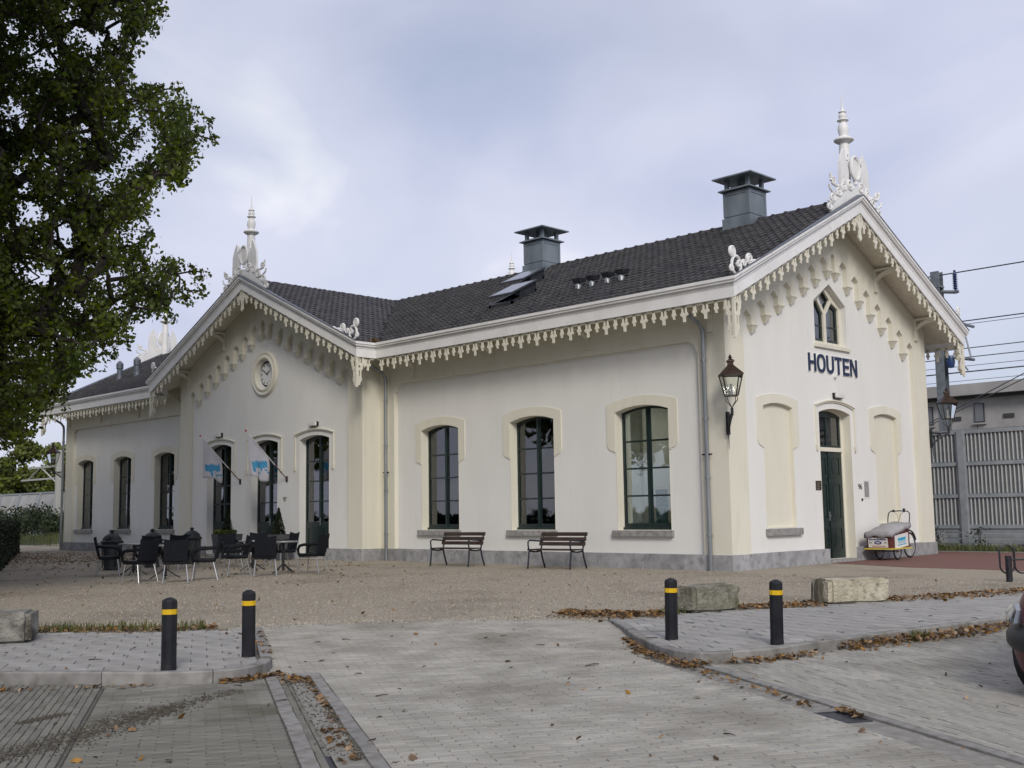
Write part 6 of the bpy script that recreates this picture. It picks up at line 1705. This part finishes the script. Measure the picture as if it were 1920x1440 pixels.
# --- overhead line masts and wires -------------------------------------------------
def mast(lab, x, y, top, arms):
    t = thing('catenary_mast', lab, 'mast', (x, y, 0), 0, 'overhead line masts along the railway')
    m = MB(); m.box(-.15, .15, -.16, -.13, -.2, top); m.box(-.15, .15, .13, .16, -.2, top); m.box(-.01, .01, -.13, .13, -.2, top-.01); m.build('beam', MASTM, t)
    MB().box(-.17, .17, -.18, .18, top-.55, top-.50).build('clamp', MASTM, t)
    if arms:
        MB().tube([(.15, 0, top-.70), (.62, 0, top-.78), (.72, 0, top-.76)], .06, 8).build('arm', MASTM, t)
        ins = MB().lathe([(.02, -.70), (.03, -.62)] + [(r, z) for k in range(9) for r, z in ((.05, -.60+k*.06), (.095, -.585+k*.06), (.05, -.565+k*.06))] + [(.03, -.02), (.05, .02), (.02, .05)], o=(.62, 0, top-.08), n=10).build('insulator', INSUL, t, smooth=SM)
        MB().tube([(.15, 0, 7.55), (1.35, -.5, 7.05)], .05, 7).build('cantilever', MASTM, t); MB().tube([(.15, 0, 6.25), (1.30, -.5, 5.98)], .05, 7).build('cantilever', MASTM, t)
        MB().tube([(.90, -.3, 7.22), (1.22, -.5, 6.02)], .03, 6).build('stay', MASTM, t); MB().tube([(.72, -.3, 6.08), (1.08, -.5, 5.66)], .025, 6).build('steady_arm', MASTM, t)
        MB().lathe([(.0, -.22), (.10, -.20), (.14, .0), (.10, .2), (0, .22)], o=(.36, -.1, 6.05), n=10).build('tension_weight', INSUL, t, smooth=SM)
    return t
mast('grey steel overhead line mast behind the right end of the station', -2.27, 16, 9.15, True)
mast('grey steel overhead line mast at the right picture edge', -1.05, 21.5, 8.35, False)
for i, (y, z, r, lab) in enumerate(((16, 9.02, .022, 'thick feeder wire carried on the insulator at the mast top'), (16, 7.36, .02, 'upper catenary wire right of the station'), (16, 7.25, .010, 'thin wire just under the upper catenary wire'), (16, 6.45, .016, 'second catenary wire right of the station'),
                               (16, 6.15, .016, 'third catenary wire right of the station'), (17.5, 6.05, .010, 'thin contact wire below the third catenary wire'), (16, 5.67, .022, 'lowest thick contact wire right of the station'), (17.5, 5.55, .009, 'thin lowest wire above the concrete building'))):
    a, b = -30, 40
    sagp = [(a+(b-a)*k/8, y, z-.0) for k in range(9)]
    tag(MB().tube(sagp, r, 5).build('overhead_wire', WIREM), lab, 'wire', 'overhead wires of the railway')
o = MB(); o.tube([(-1.05, 21.4, 6.3), (-8, 21, 3.2)], .02, 5); o.tube([(-1.05, 21.4, 6.1), (-8.2, 21, 3.1)], .02, 5)
tag(o.build('guy_wire', WIREM), 'paired guy wires slanting down from the right mast', 'wire')
def white_mast():
    t = thing('catenary_mast', 'pale lattice arm mast beyond the far left corner', 'mast', (-72.6, 16, 0), 0, 'overhead line masts along the railway')
    MB().box(-.20, .20, -.2, .2, -.2, 6.6).build('post', WMAST, t, bevel=.05)
    MB().box(-5.6, 0, -.06, .06, 5.32, 5.46).build('upper_beam', WMAST, t); MB().box(-7.2, -1.0, -.06, .06, 4.38, 4.52).build('lower_beam', WMAST, t)
    MB().tube([(-5.9, 0, 4.45), (-3.6, 0, 5.35)], .06, 6).build('brace', WMAST, t); MB().tube([(-3.3, 0, 5.35), (-.4, 0, 4.1)], .06, 6).build('brace', WMAST, t)
    MB().box(-2.2, 0, -.05, .05, 6.0, 6.08).build('top_beam', WMAST, t)
white_mast()

# --- concrete building behind the railway ---------------------------------------------
K = thing('concrete_building', 'flat roofed grey concrete building behind the railway', 'building', (-5, 35, 0))
def k_box(n, m, x0, x1, y0, y1, z0, z1, par=K, bev=0): return MB().box(x0+5, x1+5, y0-35, y1-35, z0, z1).build(n, m, par, bevel=bev)
k_box('wall', CONC, -40, 30, 35.3, 45, -.2, 6.7)
k_box('roof', CONC, -40.6, 30.6, 34.6, 45.6, 6.72, 7.28)
k_box('soffit_band', CONCD, -40.2, 30.2, 35.0, 35.32, 6.58, 6.72)
k_box('lower_band', CONCD, -40, 30, 35.2, 35.31, 4.3, 5.05)
for x in np.arange(-38.1, 29, 2.62):
    w = k_box('window', CONCD, x, x+.48, 35.22, 35.31, 5.38, 6.32); k_box('pane', SKYG, x+.04, x+.44, 35.212, 35.219, 5.42, 6.28, w); k_box('sill', CONC, x-.08, x+.56, 35.15, 35.3, 5.27, 5.35, w)
    w = k_box('vent', CONCD, x+1.40, x+1.92, 35.24, 35.31, 5.52, 5.72)
for x in np.arange(-39, 30, 2.62): k_box('panel_joint', CONCD, x+.98, x+1.0, 35.285, 35.305, 5.06, 6.57)

# --- hedge, bushes, trees -------------------------------------------------------------------
def hedge():
    t = thing('hedge', 'dark clipped hedge at the left edge of the forecourt', 'hedge', (-10.5, -12.2, 0))
    a = Vector((-9.45, -12.1)); d = Vector((-.925, .385)).normalized(); q = Vector((d.y, -d.x))*-1
    n_ = Vector((-d.y, d.x))
    if n_.y > 0: n_ = -n_
    pts = []; L_ = 26
    for _ in range(30000):
        s = L_*random.random()**1.6; w = random.uniform(0, 1.5); z = random.uniform(0, 1.22)
        f = random.random()
        if f < .45: w = random.uniform(-.04, .12)
        elif f < .75: z = 1.22-random.random()*.10
        elif f < .85 : s = random.random()*.15
        p = a+d*s+n_*w
        pts.append((p.x+10.5+random.gauss(0, .05), p.y+12.2+random.gauss(0, .05), z+random.gauss(0, .04)))
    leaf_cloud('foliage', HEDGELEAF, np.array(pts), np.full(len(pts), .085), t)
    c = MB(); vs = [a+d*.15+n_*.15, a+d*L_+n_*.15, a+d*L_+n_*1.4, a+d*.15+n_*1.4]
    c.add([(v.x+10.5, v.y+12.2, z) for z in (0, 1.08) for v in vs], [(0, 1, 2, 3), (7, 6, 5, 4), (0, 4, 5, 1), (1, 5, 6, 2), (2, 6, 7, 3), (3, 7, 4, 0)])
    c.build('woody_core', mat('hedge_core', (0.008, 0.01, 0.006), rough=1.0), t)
hedge()
def bush(x, y, r, h, lab, m=BUSHLEAF, n=2200, ls=.22):
    t = thing('bush', lab, 'bush', (x, y, 0), 0, 'bushes along the barrier')
    for k in range(4): MB().tube([(0, 0, 0), (random.uniform(-.3, .3)*r, random.uniform(-.3, .3)*r, h*.6)], [.04, .015], 5).build('stem', BARK, t)
    lob = [(random.gauss(0, .45)*r, random.gauss(0, .35)*r, h*random.uniform(.25, .8), r*random.uniform(.35, .6)) for _ in range(9)]
    pts = []
    for _ in range(n):
        a, b, c, rr = random.choice(lob); v = Vector((random.gauss(0, 1), random.gauss(0, 1), random.gauss(0, 1))).normalized()*rr*random.random()**.4
        pts.append((a+v.x, b+v.y, max(.02, c+v.z*.8)))
    leaf_cloud('foliage', m, np.array(pts), np.full(len(pts), ls), t)
for i, (x, y, r, h, lab) in enumerate(((-84, 15.0, 2.6, 2.3, 'dark bush at the picture edge below the leaning barrier'), (-79, 15.4, 2.3, 1.9, 'low dark bush in the middle below the leaning barrier'), (-73.5, 15.6, 2.5, 2.0, 'dark bush nearest the station corner below the leaning barrier'), (-67, 15.2, 2.4, 2.2, 'dark bush behind the far left downpipe'))): bush(x, y, r, h, lab)
for i, (x, lab) in enumerate(((-.9, 'small weed at the barrier foot beside the station'), (.35, 'small upright weed at the barrier foot in the middle'), (1.9, 'small weed at the barrier foot by the right edge'))):
    t = thing('weed', lab, 'plant', (x, 11.9, 0))
    for k in range(3): MB().tube([(0, 0, 0), (random.uniform(-.1, .1), 0, .5)], .006, 4).build('stem', BARK, t)
    leaf_cloud('foliage', BUSHLEAF, np.array([(random.gauss(0, .12), random.gauss(0, .08), .08+.6*random.random()) for _ in range(110)]), np.full(110, .07), t)
def crown_tree(name, x, y, h, r, lab, m, n, ls, cat='tree', z0=.25, group=None, lobes=26):
    t = thing(name, lab, cat, (x, y, 0), 0, group)
    MB().tube([(0, 0, -.2), (.05*h*.1, 0, h*.3), (0, .1, h*.7)], [h*.03, h*.022, h*.008], 8).build('trunk', BARK, t)
    lob = []
    for _ in range(lobes):
        f = random.random(); zz = h*(z0+(1-z0)*f); rr = r*math.sin(math.pi*min(.97, .18+f*.80))*math.sqrt(random.random()); a = random.random()*6.283
        lob.append((rr*math.cos(a), rr*math.sin(a), zz, r*random.uniform(.20, .36)))
    for a, b, c, q in lob[:12]: MB().tube([(0, 0, h*.35), (a*.5, b*.5, (h*.35+c)/2+.1), (a, b, c)], [h*.008, h*.005, h*.002], 4).build('limb', BARK, t)
    pts = []
    for _ in range(n):
        a, b, c, q = random.choice(lob); v = Vector((random.gauss(0, 1), random.gauss(0, 1), random.gauss(0, 1))).normalized()*q*random.random()**.45
        pts.append((a+v.x, b+v.y, c+v.z*.8))
    leaf_cloud('crown', m, np.array(pts), np.full(len(pts), ls), t)
FARD = mat('far_leaf_dark', (0.03, 0.045, 0.018), (0.07, 0.085, 0.03), 0.7, 0.4, rand=.3, transl=.2)
crown_tree('tree', -117, 38, 11.5, 5.5, 'tall yellow green tree close to the far left corner lantern', FARLEAF, 9000, .50, group='trees beyond the railway')
crown_tree('tree', -124, 34, 9.8, 5.0, 'yellow green tree in the middle beyond the leaning barrier', FARLEAF, 8000, .50, group='trees beyond the railway')
crown_tree('tree', -131, 33, 7.6, 4.6, 'low yellow green tree beyond the leaning barrier', FARLEAF, 6000, .50, group='trees beyond the railway', z0=.15)
crown_tree('tree', -150, 36, 9.5, 6.0, 'darker distant tree at the left picture edge', FARD, 5000, .6, group='trees beyond the railway')
for i in range(9):
    pass

# --- big oak on the left ----------------------------------------------------------------------
POLY = [(-700, 850), (-750, -500), (-300, -760), (200, -560), (330, -250), (312, 0), (302, 60), (258, 92), (262, 140), (330, 152), (388, 215), (404, 255), (372, 290), (350, 350), (296, 372), (285, 410), (305, 470), (345, 480), (348, 520), (320, 590), (250, 625), (225, 690), (150, 705), (118, 765), (72, 800), (52, 842), (0, 868), (-300, 900)]
def pix(u_, v_, dist):
    d = c_r*((u_-960)/F_PX) - c_u*((v_-720)/F_PX) + fwd
    hl = math.hypot(d.x, d.y); return CAM+d*(dist/hl)
HOLES = [(300, 395, 28), (255, 300, 22), (120, 440, 26), (60, 400, 30), (250, 440, 22), (190, 330, 16), (20, 210, 20), (215, 540, 20), (90, 120, 18), (210, 50, 22), (40, 330, 20), (160, 250, 14), (80, 520, 16), (265, 230, 14), (330, 420, 26), (140, 60, 18), (30, 60, 16)]
lobes = []
rr_ = random.Random(21)
tries = 0
while len(lobes) < 1060 and tries < 90000:
    tries += 1
    u_ = rr_.uniform(-40, 410); v_ = rr_.uniform(-60, 880)
    r = rr_.uniform(.10, .38)
    rp = r*88*.85
    if not all(inpoly((u_+rp*math.cos(k*math.pi/4), v_+rp*math.sin(k*math.pi/4)), POLY) for k in range(8)): continue
    if any(math.hypot(u_-a, v_-b) < c*.7+rp*.65 for a, b, c in HOLES): continue
    lobes.append((pix(u_, v_, rr_.uniform(20.5, 27.5)), r))
for (u_, v_, r) in ((378, 520, .13), (372, 545, .14), (362, 508, .10), (350, 562, .11), (335, 545, .12), (392, 232, .10), (398, 262, .10), (335, 168, .12), (345, 330, .12), (300, 20, .12), (320, 595, .10), (322, 500, .12), (300, 560, .14), (240, 640, .13)):
    lobes.append((pix(u_, v_, 23.0), r*1.4))
n_fine = len(lobes)
# the rest of the crown, above and left of the picture
k = 0
while k < 500:
    a = rr_.random()*6.283; e = rr_.random()**.5
    p = Vector((-11.3+10.8*e*math.cos(a), -16.6+10.5*e*math.sin(a), 0)); p.z = 3.6+15.5*rr_.random()
    if ((p.z-11)/9.0)**2+e*e > 1: continue
    v = p-CAM; d = v.dot(fwd)
    if d < 2.5: continue
    pu, pv = 960+F_PX*v.dot(c_r)/d, 720-F_PX*v.dot(c_u)/d
    r = rr_.uniform(.7, 1.3); m_ = r*F_PX/d*1.25
    if pu > -m_ and pv > -m_ and pu < 2200: continue
    lobes.append((p, r)); k += 1
oak = thing('oak_tree', 'large dark green oak overhanging the left side of the picture', 'tree', (-9.8, -14.9, 0))
OB = Vector((-9.8, -14.9, 0))
nodes = [OB+Vector((0, 0, -.3)), OB+Vector((.05, .05, 1.2)), OB+Vector((0, .1, 2.6)), OB+Vector((.1, .2, 4.2)), OB+Vector((.2, .3, 6.5)), OB+Vector((.2, .4, 10.0)), OB+Vector((.1, .3, 14.5))]
par_ = [-1, 0, 1, 2, 3, 4, 5]; load = [0]*len(nodes)
order = sorted(lobes, key=lambda l: (l[0]-nodes[3]).length)
lobe_node = []
for p, r in order:
    best = None; bc = 1e9
    for i, q in enumerate(nodes):
        if i < 2: continue
        dd = (q-p).length; up_pen = max(0, q.z-p.z)*.5
        c = dd+up_pen+.18*(q-OB).length*0
        if c < bc: bc = c; best = i
    q = nodes[best]; mid = q.lerp(p, .5)+Vector((rr_.gauss(0, .08), rr_.gauss(0, .08), rr_.gauss(.06, .06)))
    nodes.append(mid); par_.append(best); load.append(0)
    nodes.append(p.copy()); par_.append(len(nodes)-2); load.append(0); lobe_node.append(len(nodes)-1)
for i in lobe_node:
    k = i
    while k >= 0: load[k] += 1; k = par_[k]
rad = lambda k: .009+.0066*load[k]**.60
trunk = MB(); 
trunk.tube([nodes[i]-OB for i in range(7)], [.52, .42, .37, .33, .27, .19, .09], 12)
trunk.build('trunk', BARK, oak, smooth=SM)
lb = MB(); tgs = MB()
for i in range(7, len(nodes)):
    a, b = nodes[par_[i]]-OB, nodes[i]-OB
    ra, rb = min(rad(par_[i]), rad(i)*1.35), rad(i)
    (lb if load[i] > 6 else tgs).tube([a, b], [ra, rb], 6 if load[i] > 6 else 4, caps=False)
stuff(lb.build('limbs', BARK, oak, smooth=SM, fix=False)); stuff(tgs.build('twigs', BARK, oak, fix=False))
pts = []; szs = []
for li, (p, r) in enumerate(lobes):
    fine = li < n_fine
    n = int(22+560*r*r) if fine else int(140*r*r+60)
    for _ in range(n):
        v = Vector((rr_.gauss(0, 1), rr_.gauss(0, 1), rr_.gauss(0, 1))).normalized()*r*rr_.random()**.6*1.2
        pts.append(p-OB+v); szs.append(.10 if fine else .38)
pts = np.array([tuple(p) for p in pts])
print('oak leaves', len(pts), 'lobes', len(lobes))
leaf_cloud('crown', OAKLEAF, pts, np.array(szs), oak)

# unseen second oak, added outside the view to shade the left wing
crown_tree('oak_tree', -40.0, -12.0, 18.5, 9.0, 'unseen oak added left of the view to shade the left wing', OAKLEAF, 15000, .50, z0=.22, lobes=70)
